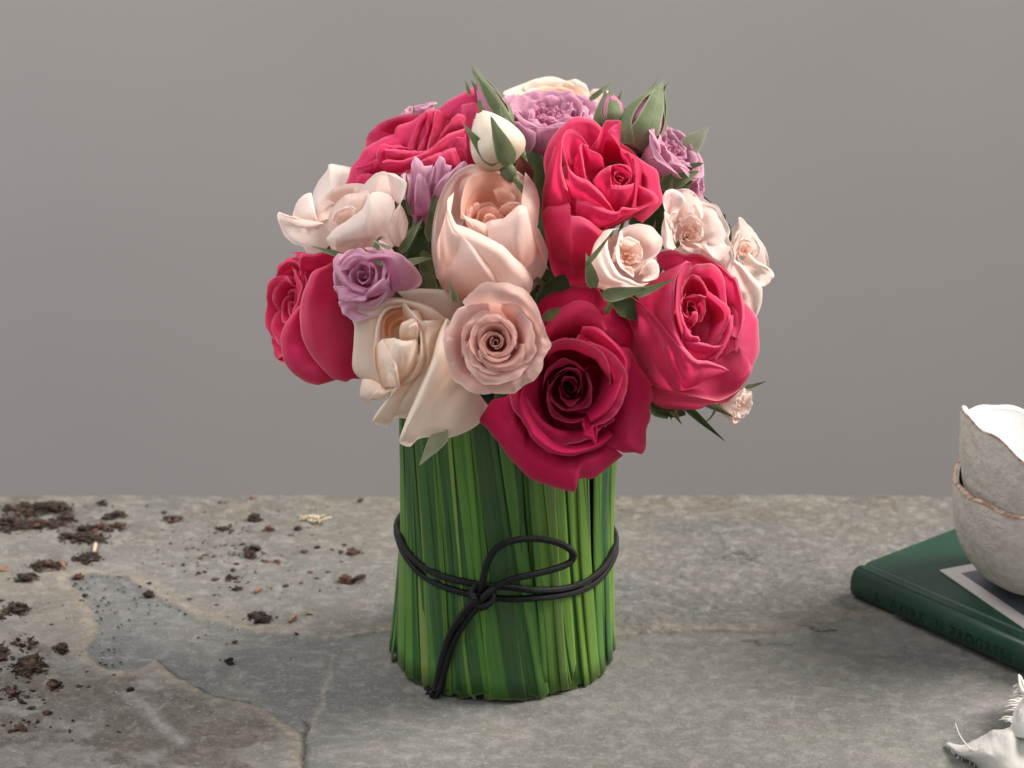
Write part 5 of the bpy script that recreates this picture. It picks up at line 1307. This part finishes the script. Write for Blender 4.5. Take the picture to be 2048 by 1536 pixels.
    # pale blush rose at the upper left
    many(2, (510, 310, 3.268), 'blush_pale', [
     ([(355,400,10),(375,270,0),(410,180,-8),(470,100,-12),(485,60,-14),(560,68,-16),(640,85,-18),(680,110,-20)], [(400,440,30),(440,430,28),(470,420,26),(500,410,24),(540,390,20),(580,350,14),(620,310,8),(650,280,0)], 5, 1, dict(roll=-4)),
     ([(242,410,18),(268,320,20),(310,268,20),(365,248,21),(378,310,22)], [(330,440,34),(350,440,36),(380,440,36),(400,440,36),(410,430,36)], 5, 1),
     ([(260,402,36),(200,392,30),(160,376,26),(146,395,24),(158,450,22),(190,522,22),(250,577,24),(310,597,26),(345,640,28),(430,645,32)],
      [(420,470,38),(410,460,38),(410,455,38),(415,450,40),(430,450,42),(450,455,44),(470,470,44),(480,490,44),(495,520,44),(520,560,44)], 5, 1, dict(roll=3, wav=.9)),
     ([(220,445,36),(300,475,42),(380,477,44),(455,452,44)], [(165,380,27),(230,405,34),(320,420,38),(440,440,42)], 2, 1),
     ([(675,255,44),(715,190,46),(775,130,47),(825,108,47),(860,112,46),(930,130,46),(992,190,46)], [(640,380,34),(680,370,32),(720,360,30),(760,350,28),(800,350,28),(840,350,28),(880,350,30)], -3, .9),
     ([(465,480,48),(485,385,50),(540,308,52),(600,258,52),(680,248,53),(735,232,54),(748,270,56)], [(560,500,38),(570,460,36),(590,430,34),(620,410,34),(650,400,36),(680,390,38),(700,370,42)], -2, .6),
     ([(500,420,50),(520,370,52),(570,345,54),(620,330,54),(655,350,56),(640,385,56)], [(570,480,44),(580,460,42),(600,450,42),(620,440,42),(640,440,44),(650,440,46)], 2, .4),
     ([(465,545,48),(520,480,56),(600,430,60),(700,352,63),(745,262,63),(800,240,61),(880,260,59),(912,305,56)], [(500,620,38),(580,640,44),(650,650,46),(720,650,48),(780,650,48),(840,640,48),(890,610,48),(940,570,46)], 13, 1, dict(flat=.4)),
     ([(880,115,50),(945,140,52),(993,186,54),(975,270,58),(920,360,63),(880,440,65),(868,520,65),(900,582,60),(942,605,54)], [(860,140,46),(890,240,48),(915,300,50),(940,320,50),(965,340,48),(990,400,46),(1002,450,44),(988,520,44),(962,590,48)], 3, 1),
     ([(535,520,60),(600,530,63),(680,515,65),(740,508,65),(775,498,62)], [(530,620,46),(600,640,50),(660,650,52),(720,650,52),(780,640,50)], 3, 1),
    ])
    # small cupped blush rose
    many(13, (1160, 360, 5.12), 'blush_pale', [
     ([(400,530,90),(450,490,91),(520,460,90),(620,450,88),(740,480,86),(800,545,86),(842,600,86),(836,690,88),(790,765,92),(700,822,98),(655,855,100)],
      [(400,720,84),(440,680,80),(480,660,76),(540,650,74),(600,660,72),(640,690,72),(650,730,74),(650,770,78),(640,810,82),(620,850,88),(600,900,92)], -4, .85),
     ([(420,500,92),(390,600,97),(368,720,101),(370,800,104),(400,880,106),(450,925,108),(545,1000,108)], [(460,640,84),(450,700,84),(440,760,86),(440,820,88),(450,860,90),(490,900,92),(560,960,96)], 1, .6),
     ([(445,900,102),(480,885,103),(530,895,103),(545,940,102),(550,1000,100)], [(450,930,98),(480,950,97),(510,970,96),(530,990,96),(545,1005,96)], 2, .3),
     ([(650,870,96),(700,822,97),(750,808,95),(803,860,93),(813,950,93),(782,1012,95),(690,1042,101)], [(590,990,97),(600,975,96),(620,965,95),(640,965,95),(650,985,95),(645,1010,97),(630,1035,99)], 3, 1),
     ([(410,495,86),(340,520,93),(285,620,101),(295,740,107),(340,860,111),(420,975,113),(520,1020,112),(600,1062,110),(710,1050,104)],
      [(300,500,70),(180,530,58),(80,640,54),(60,780,54),(70,950,56),(130,1080,58),(260,1135,62),(400,1165,66),(560,1150,76)], 14, 1, dict(flat=.4, roll=-3)),
    ])
    # ruffled pale rose
    many(14, (1160, 360, 5.12), 'blush_pale', [
     ([(1210,210,42),(1300,228,44),(1405,262,44),(1455,350,46),(1505,440,46),(1538,522,46),(1522,600,48),(1562,680,48),(1588,780,48),(1562,880,48),(1542,950,46)],
      [(1150,400,44),(1170,440,46),(1190,480,48),(1210,540,50),(1220,600,52),(1220,640,52),(1220,680,52),(1230,720,52),(1240,760,52),(1250,800,50),(1260,860,48)], 5, 1, dict(roll=3, wav=.6)),
     ([(950,110,48),(1060,84,48),(1140,108,49),(1203,170,50),(1250,260,53),(1265,370,55)], [(980,400,42),(1020,400,40),(1060,400,40),(1100,410,40),(1150,430,42),(1200,460,44)], -2, .9, dict(wav=.5)),
     ([(1300,660,60),(1370,780,60),(1420,830,58),(1500,760,54),(1560,690,52)], [(1150,640,54),(1180,660,54),(1220,660,54),(1240,640,52),(1280,600,50)], 4, 1),
     ([(1020,460,60),(1040,380,62),(1100,335,62),(1160,340,60),(1220,400,58),(1255,480,58)], [(1080,560,48),(1090,560,46),(1120,560,46),(1150,560,46),(1180,560,46),(1210,560,48)], -2, .5),
     ([(875,340,68),(845,200,66),(872,120,65),(930,90,63),(1000,108,61),(1062,160,60),(1083,222,60),(1020,310,62)], [(900,370,58),(905,360,57),(920,350,56),(935,350,55),(950,350,55),(965,350,55),(980,350,56),(990,350,57)], 3, 1),
     ([(862,320,70),(868,450,73),(885,560,75),(880,690,76),(950,720,77)], [(930,360,60),(935,450,60),(945,550,62),(960,640,64),(985,690,68)], 2, 1),
     ([(920,480,68),(915,390,70),(940,330,71),(990,318,70),(1005,345,68),(960,400,66)], [(960,500,62),(955,470,60),(960,440,60),(970,420,60),(980,410,60),(975,430,62)], 2, .8),
    ])
    # far-left hot pink rose: its big outer petals
    many(1, (510, 310, 3.268), 'hot', [
     ([(285,730,40),(300,650,42),(380,645,42),(460,632,40),(540,640,34)], [(330,850,30),(360,790,30),(420,770,30),(470,760,28),(540,740,24)], 4, 1),
     ([(285,985,44),(212,1080,44),(175,1160,42),(168,1250,40),(185,1340,40),(240,1420,40),(320,1475,40),(400,1503,38),(435,1500,36),(535,1468,30)],
      [(420,1000,20),(430,1080,22),(440,1160,24),(450,1220,26),(460,1260,28),(480,1300,28),(500,1330,28),(520,1360,26),(540,1380,24),(570,1420,22)], 12, 1, dict(flat=.4)),
     ([(540,690,34),(460,722,44),(375,765,50),(335,850,52),(300,950,53),(290,1050,53),(303,1180,53),(350,1290,52),(420,1380,49),(490,1450,45),(540,1472,42),(590,1482,38),(640,1465,34),(700,1465,26)],
      [(600,740,14),(640,760,12),(680,800,12),(720,850,12),(740,900,12),(750,950,12),(760,1050,12),(760,1100,12),(760,1150,12),(760,1200,12),(760,1260,12),(760,1320,12),(755,1380,12),(750,1440,14)], 12, 1, dict(flat=.4, nu=61, wav=.9)),
    ])
    many(7, (510, 310, 3.268), 'lilac', [
     ([(545,640,72),(510,690,74),(515,760,78),(560,830,82),(620,890,84),(700,920,86),(715,925,86)], [(640,660,70),(620,700,74),(610,760,78),(630,810,80),(660,840,82),(700,860,84),(740,870,84)], 4, 1),
     ([(700,640,80),(830,625,84),(940,640,84),(1030,715,80),(1083,785,76),(1082,850,74),(1000,885,76),(890,893,84)],
      [(740,700,86),(800,690,88),(850,695,90),(862,750,91),(870,800,91),(880,840,90),(885,865,89),(890,885,88)], 7, 1, dict(flat=.4)),
     ([(735,930,90),(715,960,90),(640,965,88),(560,962,86),(535,900,84),(510,855,82),(560,870,84)], [(760,880,84),(730,890,84),(700,890,84),(660,880,84),(640,870,84),(620,860,84),(620,850,84)], 2, 1, dict(wav=.8)),
     ([(720,900,92),(790,840,93),(850,800,92),(880,850,90),(892,893,88)], [(720,940,86),(760,930,88),(800,920,88),(850,905,88),(885,895,87)], 3, .9),
    ])
    many(5, (680, 160, 6.4), 'lilac', [
     ([(1080,1270,44),(1200,1110,46),(1240,1020,46),(1290,968,46),(1340,1010,46),(1365,1080,45),(1425,1100,44),(1400,1200,42)], [(1060,1700,36),(1090,1700,36),(1110,1700,36),(1130,1700,36),(1150,1700,36),(1170,1700,36),(1190,1700,36),(1210,1700,36)], 6, 1, dict(wav=.9)),
     ([(850,1480,46),(905,1150,48),(920,1060,48),(965,983,48),(1030,1040,48),(1090,1100,46),(1190,1085,44)], [(900,1720,38),(930,1720,38),(960,1720,38),(990,1720,38),(1020,1720,38),(1050,1720,38),(1090,1720,38)], 6, 1, dict(wav=.9)),
     ([(1150,1560,52),(1290,1270,54),(1440,1160,54),(1530,1060,53),(1600,1042,52),(1632,1110,51),(1500,1260,52),(1420,1420,50)], [(1060,1760,42),(1090,1760,42),(1120,1760,42),(1150,1760,42),(1180,1760,42),(1210,1760,42),(1240,1760,42),(1270,1760,42)], 5, 1, dict(wav=.8)),
     ([(950,1560,54),(972,1300,56),(1000,1188,57),(1060,1240,57),(1130,1340,56),(1160,1540,53)], [(960,1740,46),(1000,1740,46),(1040,1740,46),(1070,1740,46),(1100,1740,46),(1140,1740,46)], 5, 1, dict(wav=.8)),
    ])
    # far-right pale rose
    many(15, (1160, 360, 5.12), 'blush_pale', [
     ([(1550,505,2),(1610,440,4),(1640,376,6),(1725,465,6),(1785,520,6),(1855,620,4),(1912,720,2),(1937,880,0)], [(1560,760,-4),(1600,740,-6),(1620,720,-8),(1640,710,-8),(1680,720,-8),(1700,760,-8),(1720,800,-6),(1740,880,-4)], -3, 1, dict(wav=.9)),
     ([(1500,760,18),(1540,620,20),(1590,560,20),(1640,500,18),(1620,640,22),(1600,760,22)], [(1480,860,10),(1500,840,10),(1520,820,10),(1540,820,10),(1560,840,12),(1580,860,12)], 3, 1, dict(wav=.9)),
     ([(1730,740,14),(1820,830,14),(1930,890,8),(1992,966,4),(1940,1040,8),(1885,1090,12),(1800,1050,18)], [(1660,840,10),(1680,880,10),(1700,920,8),(1720,960,8),(1730,1000,8),(1740,1030,10),(1750,1040,12)], 4, 1, dict(wav=.9)),
     ([(1530,760,26),(1600,825,27),(1680,880,27),(1760,980,25),(1840,1060,20),(1868,1110,17),(1862,1250,10),(1812,1395,4)], [(1440,900,0),(1480,1000,0),(1520,1080,0),(1560,1150,0),(1600,1220,0),(1640,1270,0),(1690,1330,0),(1770,1410,0)], 10, 1, dict(flat=.4)),
    ])

# ---------------------------------------------------------------- the roses
def build_roses():
    RG = {}
    # 1 hot pink, far left, seen from the side
    RG[1] = rose(580, 612, 20, (-.86, .12, .48), 104, 'hot', 'cup', 13, 'hot pink rose at the far left, turned sideways away from the others', hs=1.15, seed=3, fend=.85, xr=1.6,
        extra=[dict(phi=250, pts=[(.10, 0), (.60, .0), (.90, .25), (.95, .6), (.95, .88), (1.0, .92)], half=1.0, curl=.08),
               dict(phi=20, pts=[(.10, 0), (.62, .02), (.95, .35), (.98, .70), (.94, .98), (1.0, 1.06)], half=1.25, curl=.08, rnd=.16, cusp=.03, basew=.45),
               dict(phi=290, pts=[(.10, 0), (.66, -.05), (1.05, .22), (1.10, .60), (1.06, .92), (1.14, .98)], half=1.2, curl=.08, rnd=.16, cusp=.02, basew=.45),
               dict(phi=130, pts=[(.10, 0), (.60, .0), (.92, .3), (.95, .65), (.95, .92), (1.05, .96)], half=1.15, curl=.1, rnd=.16, cusp=.03)])
    # 2 pale blush, upper left
    RG[2] = rose(705, 425, 34, (-.30, .55, .78), 40, 'blush_pale', 'cup', 5, 'pale blush rose at the upper left with one long outer petal stretched out', cal=.07, seed=8, sep=False, fend=.85, over=dict(ruffle=.03),
        extra=[])
    # 3 coral pink, top left, open and tilted back
    RG[3] = rose(830, 285, -22, (-.48, .76, .46), 120, 'hot_top', 'cup', 3, 'coral pink rose at the top left, wide open and tilted back', seed=12, hs=.55, over=dict(ruffle=.05, wave=.12, cusp=.07), jit=1.0, hc=.75)
    # 4 small lilac behind it
    RG[4] = rose(838, 214, -50, (-.25, .90, .25), 36, 'lilac', 'garden', 14, 'small lilac rose peeping out behind the coral pink rose', seed=14, hs=1.2, seplen=1.0)
    # 5 lilac side view
    RG[5] = rose(872, 355, 32, (.08, .92, .35), 62, 'lilac', 'garden', 18, 'lilac rose seen from the side, between coral pink rose and tall blush rose', seed=15, hs=1.75, hc=.85, over=dict(cusp=.12, ruffle=.06), jit=.9)
    # 6 tall blush rose in the middle
    RG[6] = rose(978, 418, 78, (-.02, .66, .75), 100, 'blush', 'tulip', 0, 'tall closed blush rose in the middle with a peach heart', cal=.07, seed=21, hs=1.04, fend=.80, xr=1.5, hc=1.5, oy=1.0,
        extra=[])
    # 7 lilac, left middle
    RG[7] = rose(724, 550, 84, (-.40, .10, .90), 62, 'lilac', 'cup', 11, 'small lilac rose in front of the hot pink rose at the far left', seed=23, hs=1.15, fend=.9,
        extra=[dict(phi=10, pts=[(.12, 0), (.7, .0), (1.02, .35), (1.05, .75), (.98, 1.05), (1.02, 1.12)], half=1.0, curl=.1, rnd=.2),
               dict(phi=255, pts=[(.12, 0), (.7, .0), (1.0, .3), (1.1, .65), (1.2, .85), (1.35, .85)], half=.7, curl=.2, rnd=.2, ruffle=.06)], seplen=1.5)
    # 8 cream rose, lower left, with long outer petals
    RG[8] = rose(806, 668, 88, (-.22, .10, .95), 96, 'cream', 'tulip', 0, 'cream rose at the lower left with long drooping outer petals', cal=.07, seed=28, hs=.62, fend=.60, hc=1.5, oy=1.25, sep=False,
        extra=[])
    # 9 dusty pink spiral
    RG[9] = rose(992, 684, 122, (.03, .06, 1.0), 89, 'dusty', 'spiral', 21, 'dusty pink rose facing the camera with a tight spiral heart', seed=31, hs=.85, over=dict(notch=.045), jit=.9, spin=2.2, hc=.8, sep=False)
    # 10 crimson, front
    RG[10] = rose(1140, 775, 88, (.0, -.06, 1.0), 140, 'crimson', 'cup', 8, 'large crimson rose at the front bottom, open round a deep dark heart', seed=37, xr=1.7, sep=False, hs=.80, fend=.32, hc=.72, oy=1.1, jit=.3, 
        extra=[dict(phi=80, f=.2, pts=[(.10, 0), (.42, .12), (.52, .45), (.50, .75), (.52, .95), (.66, 1.0)], half=1.30, curl=.05, rnd=.12, cusp=.0, ruffle=.02),
               dict(phi=10, f=.5, pts=[(.10, 0), (.44, .12), (.55, .45), (.54, .75), (.57, .97), (.73, 1.0)], half=1.30, curl=.08, rnd=.12, cusp=.02, ruffle=.02),
               dict(phi=250, f=.5, pts=[(.10, 0), (.44, .12), (.55, .42), (.55, .70), (.58, .90), (.72, .90)], half=1.35, curl=.08, rnd=.14, cusp=.04, ruffle=.03),
               dict(phi=165, f=.6, pts=[(.10, 0), (.48, .12), (.60, .42), (.60, .70), (.65, .90), (.80, .90)], half=1.25, curl=.08, rnd=.14, cusp=.04, ruffle=.03)])
    # 11 rose pink, right
    RG[11] = rose(1385, 620, 82, (.20, .18, .96), 90, 'rosepink', 'cup', 5, 'rose pink rose at the right, large, with a cupped heart', cal=.07, seed=41, sep=False, hs=.95, fend=.26, oy=1.3, jit=.6, hc=.8,
        extra=[], seplen=1.3)
    # 12 hot pink, upper middle
    RG[12] = rose(1241, 353, 66, (.10, .35, .92), 95, 'hot', 'cup', 4, 'hot pink rose near the top, just right of the middle', cal=.07, seed=47, hs=.8, fend=.20, jit=.6, hc=.85,
        extra=[], sep=False)
    # 13 small blush cup
    RG[13] = rose(1258, 512, 94, (.35, .10, .92), 42, 'blush_pale', 'garden', 12, 'small cupped blush rose with green sepals, in front of the pink roses', cal=.07, seed=53, hs=1.25, fend=.72, sep=False,
        extra=[])
    # 14 pale ruffled rose
    RG[14] = rose(1378, 470, 58, (.15, .15, .95), 42, 'blush_pale', 'garden', 12, 'pale blush rose with wide ruffled petals above the rose pink one', cal=.07, seed=59, hs=.55, fend=.75, sep=False,
        extra=[])
    # 15 pale rose at the right rim
    RG[15] = rose(1494, 500, 14, (.35, .22, .90), 36, 'blush_pale', 'garden', 10, 'pale blush rose at the far right, turned away with torn-looking outer petals', cal=.07, seed=61, hs=1.0, fend=.8, sep=False, over=dict(cusp=.10, ruffle=.05),
        extra=[])
    # 16 tiny pale rose under the right side
    RG[16] = rose(1482, 812, 12, (.80, -.32, .45), 38, 'blush_pale', 'garden', 16, 'tiny pale spray rose hanging below the rose pink rose', seed=67, hs=1.5, over=dict(cusp=.12, ruffle=.08), jit=.9, seplen=1.4)
    # 17 lilac on top
    RG[17] = rose(1106, 220, -12, (.02, .80, .52), 101, 'lilac', 'garden', 26, 'large lilac rose on top of the bouquet, packed with small petals', seed=71, hs=.95, over=dict(cusp=.06), jit=.7, hc=.82, sep=False,
        extra=[dict(phi=250, pts=[(.12, 0), (.66, .0), (.95, .30), (.98, .62), (.92, .86), (.98, .9)], half=1.0, curl=.06, rnd=.14, cusp=.02),
               dict(phi=310, pts=[(.12, 0), (.66, .0), (.98, .26), (1.03, .58), (1.0, .82), (1.08, .86)], half=1.0, curl=.06, rnd=.14, cusp=.02),
               dict(phi=195, pts=[(.12, 0), (.66, .0), (.98, .28), (1.03, .60), (1.0, .86), (1.10, .9)], half=1.0, curl=.06, rnd=.14, cusp=.02)])
    # 18 cream behind lilac
    RG[18] = rose(1120, 196, -62, (.05, .75, .40), 104, 'cream', 'cup', 16, 'cream rose behind the large lilac rose on top, only its rim showing', seed=73, hs=.6, jit=.8, sep=False)
    # 19 lilac right
    RG[19] = rose(1350, 296, 12, (.62, .55, .50), 72, 'lilac', 'garden', 22, 'lilac rose at the upper right behind the green buds', seed=79, hs=1.15, seplen=1.25)
    # 20 small lilac bud-rose
    RG[20] = rose(1402, 378, -4, (.85, -.05, .25), 34, 'lilac', 'garden', 14, 'small lilac rose at the right held in spiky green sepals', seed=83, hs=1.5, sep=False)
    # 21 hot pink behind the pale ones at the right
    RG[21] = rose(1438, 464, -46, (.35, .5, .3), 58, 'hot', 'cup', 12, 'hot pink rose almost hidden behind the pale roses at the right', seed=89, sep=False)
    shape_heroes(RG)
    # sepals traced one by one
    T = (0, -1, 0)
    def sp(k, a, da, b_, db, wpx, bend=.12, curl=.35, mat='sepal', tipc=.0, seed=0, normal=(0, -1, .2)):
        root, mw = RG[k]
        lance(P(*a, da), P(*b_, db), wpx * PX, normal, bend, curl, mat, 'sepal', root, mw, tipc, seed)
    sp(5, (866, 484), 50, (870, 378), 52, 34, seed=1, curl=.5)
    sp(5, (820, 430), 44, (812, 338), 44, 11, seed=2)
    sp(5, (800, 505), 62, (846, 436), 62, 17, .25, seed=3)
    sp(7, (690, 512), 70, (620, 491), 60, 11, .1, seed=4)
    sp(7, (782, 498), 90, (744, 479), 92, 9, .2, mat='sepal_pale', seed=5)
    sp(6, (912, 604), 104, (898, 560), 104, 12, .1, seed=7)
    sp(8, (890, 858), 96, (838, 931), 84, 32, .05, .2, 'sepal_pale', seed=8)
    sp(13, (1188, 575), 100, (1172, 506), 100, 24, .25, seed=9)
    sp(13, (1172, 530), 102, (1230, 455), 108, 10, .25, seed=10)
    sp(13, (1205, 592), 104, (1312, 572), 112, 26, .12, seed=11)
    sp(13, (1270, 590), 108, (1352, 556), 118, 16, .1, seed=12)
    sp(14, (1300, 480), 50, (1312, 438), 66, 10, .1, seed=13)
    sp(16, (1400, 795), 8, (1468, 835), 26, 20, .1, seed=14)
    sp(16, (1490, 775), 0, (1534, 762), 5, 9, .1, seed=15)
    sp(11, (1300, 800), 40, (1362, 826), 44, 26, .1, mat='leaf', seed=16)
    sp(11, (1340, 812), 42, (1364, 850), 48, 14, .1, seed=17)
    sp(16, (1366, 808), 20, (1452, 884), 30, 16, .05, mat='leaf', seed=18)
    sp(16, (1330, 815), 22, (1345, 842), 30, 8, .05, mat='leaf', seed=19)
    sp(19, (1368, 305), 2, (1419, 251), 0, 44, .05, .35, mat='sepal_pale', seed=20)
    sp(20, (1314, 352), 18, (1408, 326), 14, 40, -.12, .4, seed=21)
    sp(20, (1322, 372), 20, (1400, 342), 16, 36, .15, .4, seed=22)
    sp(20, (1340, 395), 16, (1392, 345), 10, 34, .1, seed=23)
    sp(20, (1340, 385), 24, (1345, 352), 28, 7, .1, seed=24)
    sp(4, (828, 250), -40, (827, 208), -42, 9, .1, seed=25)
    sp(18, (1180, 200), -20, (1225, 163), -24, 12, .1, mat='sepal', seed=26)
    return RG

def bud(px0, py0, px1, py1, d0, d1, Rpx, mat, label, seed, nsep=5, seplen=1.0, sepw=.55, tips=(), sepmat='sepal', openness=0.0, spread=.0):
    """closed bud from the base pixel to the tip pixel"""
    b0, b1 = P(px0, py0, d0), P(px1, py1, d1)
    ax = (b1 - b0); H = ax.length; ax.normalize()
    x = (RGT - ax * RGT.dot(ax)).normalized(); y = ax.cross(x)
    mw = Matrix((x, y, ax)).transposed().to_4x4(); mw.translation = b0
    root = empty('rose_bud', (0, 0, 0), label, 'rose bud', 'rose buds in the bouquet'); root.matrix_world = mw
    R = Rpx * PX; rs = random.Random(seed)
    o_ = openness
    prof = [(.30, .0), (.85, .16), (1.0, .36), (.78, .66), (.40 + .25 * o_, .90), (.16 + .45 * o_, 1.0)]
    for i in range(6):
        f = i / 5; k = .74 + .26 * f
        pts = [(a * k, z * H / R * (1.0 - .03 * f)) for a, z in prof]
        V, F, U = petal_data(pts, i * 2.1 + seed, 1.75 - .35 * f, R, seed=seed * 19 + i, spiral=.07, rnd=.08 + .10 * f, cusp=.03, curl=.04, ruffle=.02, wave=.03, skew=.5, basew=.8)
        o = obj_from('petal', V, F, M[mat], root, U); o.color = (.5 + .5 * f, rs.random(), 0, 1)
    hip_part(root, R * .30, R * .55)
    for k in range(nsep):
        a = k * 2 * math.pi / nsep + seed * .7
        sl = seplen * rs.uniform(.88, 1.1)
        N, nu = 20, 9; V = []; U = []
        pr = [(.55, -.02), (.95, .14), (1.08, .36), (.88 + spread * .4, .66 * sl), (.52 + spread, .92 * sl), (.35 + spread * 2.2 + .35 * rs.random(), 1.16 * sl)]
        C = catmull([(p * R, z * H) for p, z in pr], N)
        for j in range(N):
            t = j / (N - 1); wv = sepw * R * min(1, .75 + t * 1.8) * (1 - t)**.7 * 1.25
            for i in range(nu):
                q = i / (nu - 1) * 2 - 1; r, z = C[j]
                da = q * wv / max(r, .45 * R)
                V.append((r * math.cos(a + da), r * math.sin(a + da), z)); U.append(((q + 1) / 2, t))
        obj_from('sepal', V, grid_faces(nu, N), M[sepmat], root, U)
    stem_part(root, mw, ax, seed, .0014)
    return root, mw

def build_buds():
    bd = {}
    bd[1] = bud(1012, 334, 960, 226, 56, 54, 56, 'bud', 'fat cream bud half wrapped in green sepals, above the tall blush rose', 3, 0, .80, .30)
    bd[2] = bud(1012, 262, 955, 160, 4, -6, 29, 'bud_pink', 'slim green bud with a pink tip, behind the fat cream bud', 5, 5, 1.0, .60)
    bd[3] = bud(1224, 262, 1218, 186, 6, 2, 32, 'bud_pink', 'small closed green bud between the large lilac rose and the big green bud', 7, 5, 1.06, .60, spread=-.10)
    bd[4] = bud(1264, 300, 1312, 190, 10, 0, 46, 'bud_pink', 'big closed green bud with a pink seam at the upper right', 9, 5, 1.06, .66, spread=-.12)
    def sp(k, a, da, b_, db, wpx, bend=.12, curl=.35, mat='sepal', tipc=.0, seed=0):
        root, mw = bd[k]; lance(P(*a, da), P(*b_, db), wpx * PX, (0, -1, .2), bend, curl, mat, 'sepal', root, mw, tipc, seed)
    sp(1, (1020, 330), 69, (981, 231), 71, 40, .16, .5, seed=1)
    sp(1, (990, 330), 64, (926, 247), 60, 26, .14, .4, seed=2)
    sp(1, (1038, 310), 54, (998, 205), 48, 20, .12, .4, seed=3)
    sp(2, (1010, 245), 12, (946, 140), 0, 24, .06, .3, seed=4)
    sp(2, (1040, 290), 12, (985, 190), 4, 22, .12, .3, seed=5)
    sp(2, (940, 190), -4, (930, 158), -8, 8, .05, .3, seed=6)
    sp(3, (1228, 225), 8, (1244, 180), 0, 16, -.15, .3, seed=7)
    sp(3, (1200, 225), 0, (1213, 180), -6, 12, .1, .3, seed=8)
    sp(3, (1238, 268), 6, (1240, 235), 4, 16, -.15, .3, seed=9)
    sp(4, (1315, 195), 0, (1338, 163), -4, 8, .05, .3, seed=10)
    return bd

def build_foliage():
    """leafy sprays pushed in between the flowers"""
    def spray(label, leaves, seed):
        root = empty('leaf_spray', (0, 0, 0), label, 'leaves', 'rose foliage tucked between the flowers')
        c = P(leaves[0][0][0], leaves[0][0][1], leaves[0][1]); root.location = c
        mw = Matrix.Translation(c)
        for k, (a, da, b_, db, wpx, mat) in enumerate(leaves):
            lance(P(*a, da), P(*b_, db), wpx * PX, (random.Random(seed + k).uniform(-.5, .5), -1, .5), .08, .25, mat, 'leaf', root, mw, 0, seed + k, 18, 9, 'leaf')
        p3 = Vector((VASE_C.x + (c.x - VASE_C.x) * .4, c.y * .4, VASE_H - .01))
        pts = catmull([c, (c + p3) / 2, p3, Vector((p3.x, p3.y, .06))], 12)
        V, F, U = tube_data([Vector(p) - c for p in pts], .0014, 6); obj_from('stem', V, F, M['stem'], root, [(.25, .5)] * len(V))
    L = 'leaf'
    spray('dark leaves in the gap left of the tall blush rose', [((850, 590), 20, (862, 440), 30, 90, L), ((870, 600), 10, (800, 480), 20, 90, L), ((880, 640), 20, (840, 520), 38, 80, L), ((870, 560), 40, (845, 500), 46, 40, 'sepal'), ((900, 620), 0, (850, 360), 0, 110, L), ((845, 600), 48, (860, 545), 54, 46, 'sepal')], 1)
    spray('dark leaves between the tall blush rose and the upper hot pink rose', [((1075, 420), 10, (1065, 300), 10, 90, L), ((1085, 520), 20, (1090, 400), 15, 80, L), ((1050, 380), 25, (1040, 312), 28, 44, 'leaf_red'), ((1100, 480), 0, (1060, 250), -10, 110, L), ((1080, 450), 0, (1140, 320), -10, 110, L)], 20)
    spray('dark leaves under the tall blush rose, beside the crimson rose', [((1130, 640), 40, (1080, 560), 45, 80, L), ((1090, 640), 50, (1130, 548), 52, 70, L), ((1085, 640), 78, (1122, 616), 82, 20, 'leaf_olive'), ((1150, 640), 20, (1060, 540), 20, 110, L), ((1180, 640), 20, (1150, 530), 20, 110, L)], 40)
    spray('dark leaves deep in the gap under the two upper hot pink petals', [((1120, 600), 0, (1120, 470), 5, 100, L), ((1180, 620), 0, (1100, 520), 5, 90, L), ((1060, 600), 5, (1150, 560), 10, 90, L)], 50)
    spray('dark leaves below the small cupped blush rose', [((1225, 598), 72, (1300, 640), 70, 40, L), ((1290, 680), 30, (1250, 600), 45, 80, L), ((1250, 640), 40, (1320, 600), 45, 70, L), ((1290, 740), 20, (1240, 620), 20, 110, L), ((1230, 620), 62, (1282, 634), 70, 20, 'sepal')], 60)
    spray('leaves hanging under the right side of the bouquet', [((1290, 790), 20, (1372, 830), 30, 50, L), ((1300, 800), 10, (1335, 838), 18, 36, L), ((1330, 780), 0, (1420, 800), 0, 60, L)], 80)
    spray('dark leaves inside the right half of the bouquet', [((1340, 500), -20, (1300, 330), -20, 130, L), ((1420, 560), -30, (1380, 380), -30, 130, L), ((1300, 420), 0, (1330, 340), 5, 60, L), ((1450, 700), -30, (1440, 520), -30, 130, L), ((1250, 700), -20, (1260, 480), -20, 160, L), ((1380, 420), -20, (1310, 300), -30, 90, L)], 100)
    spray('dark leaves inside the left half of the bouquet', [((760, 620), -20, (730, 440), -20, 130, L), ((820, 520), -30, (800, 330), -30, 140, L), ((700, 560), -10, (660, 450), -10, 100, L), ((900, 520), -20, (900, 300), -30, 160, L), ((1000, 500), -20, (1010, 280), -30, 160, L), ((680, 540), 10, (740, 470), 10, 70, L)], 120)

build_backdrop()
build_table()
build_vase()
build_cord()
build_right()
build_roses()
build_buds()
build_foliage()
build_soil()
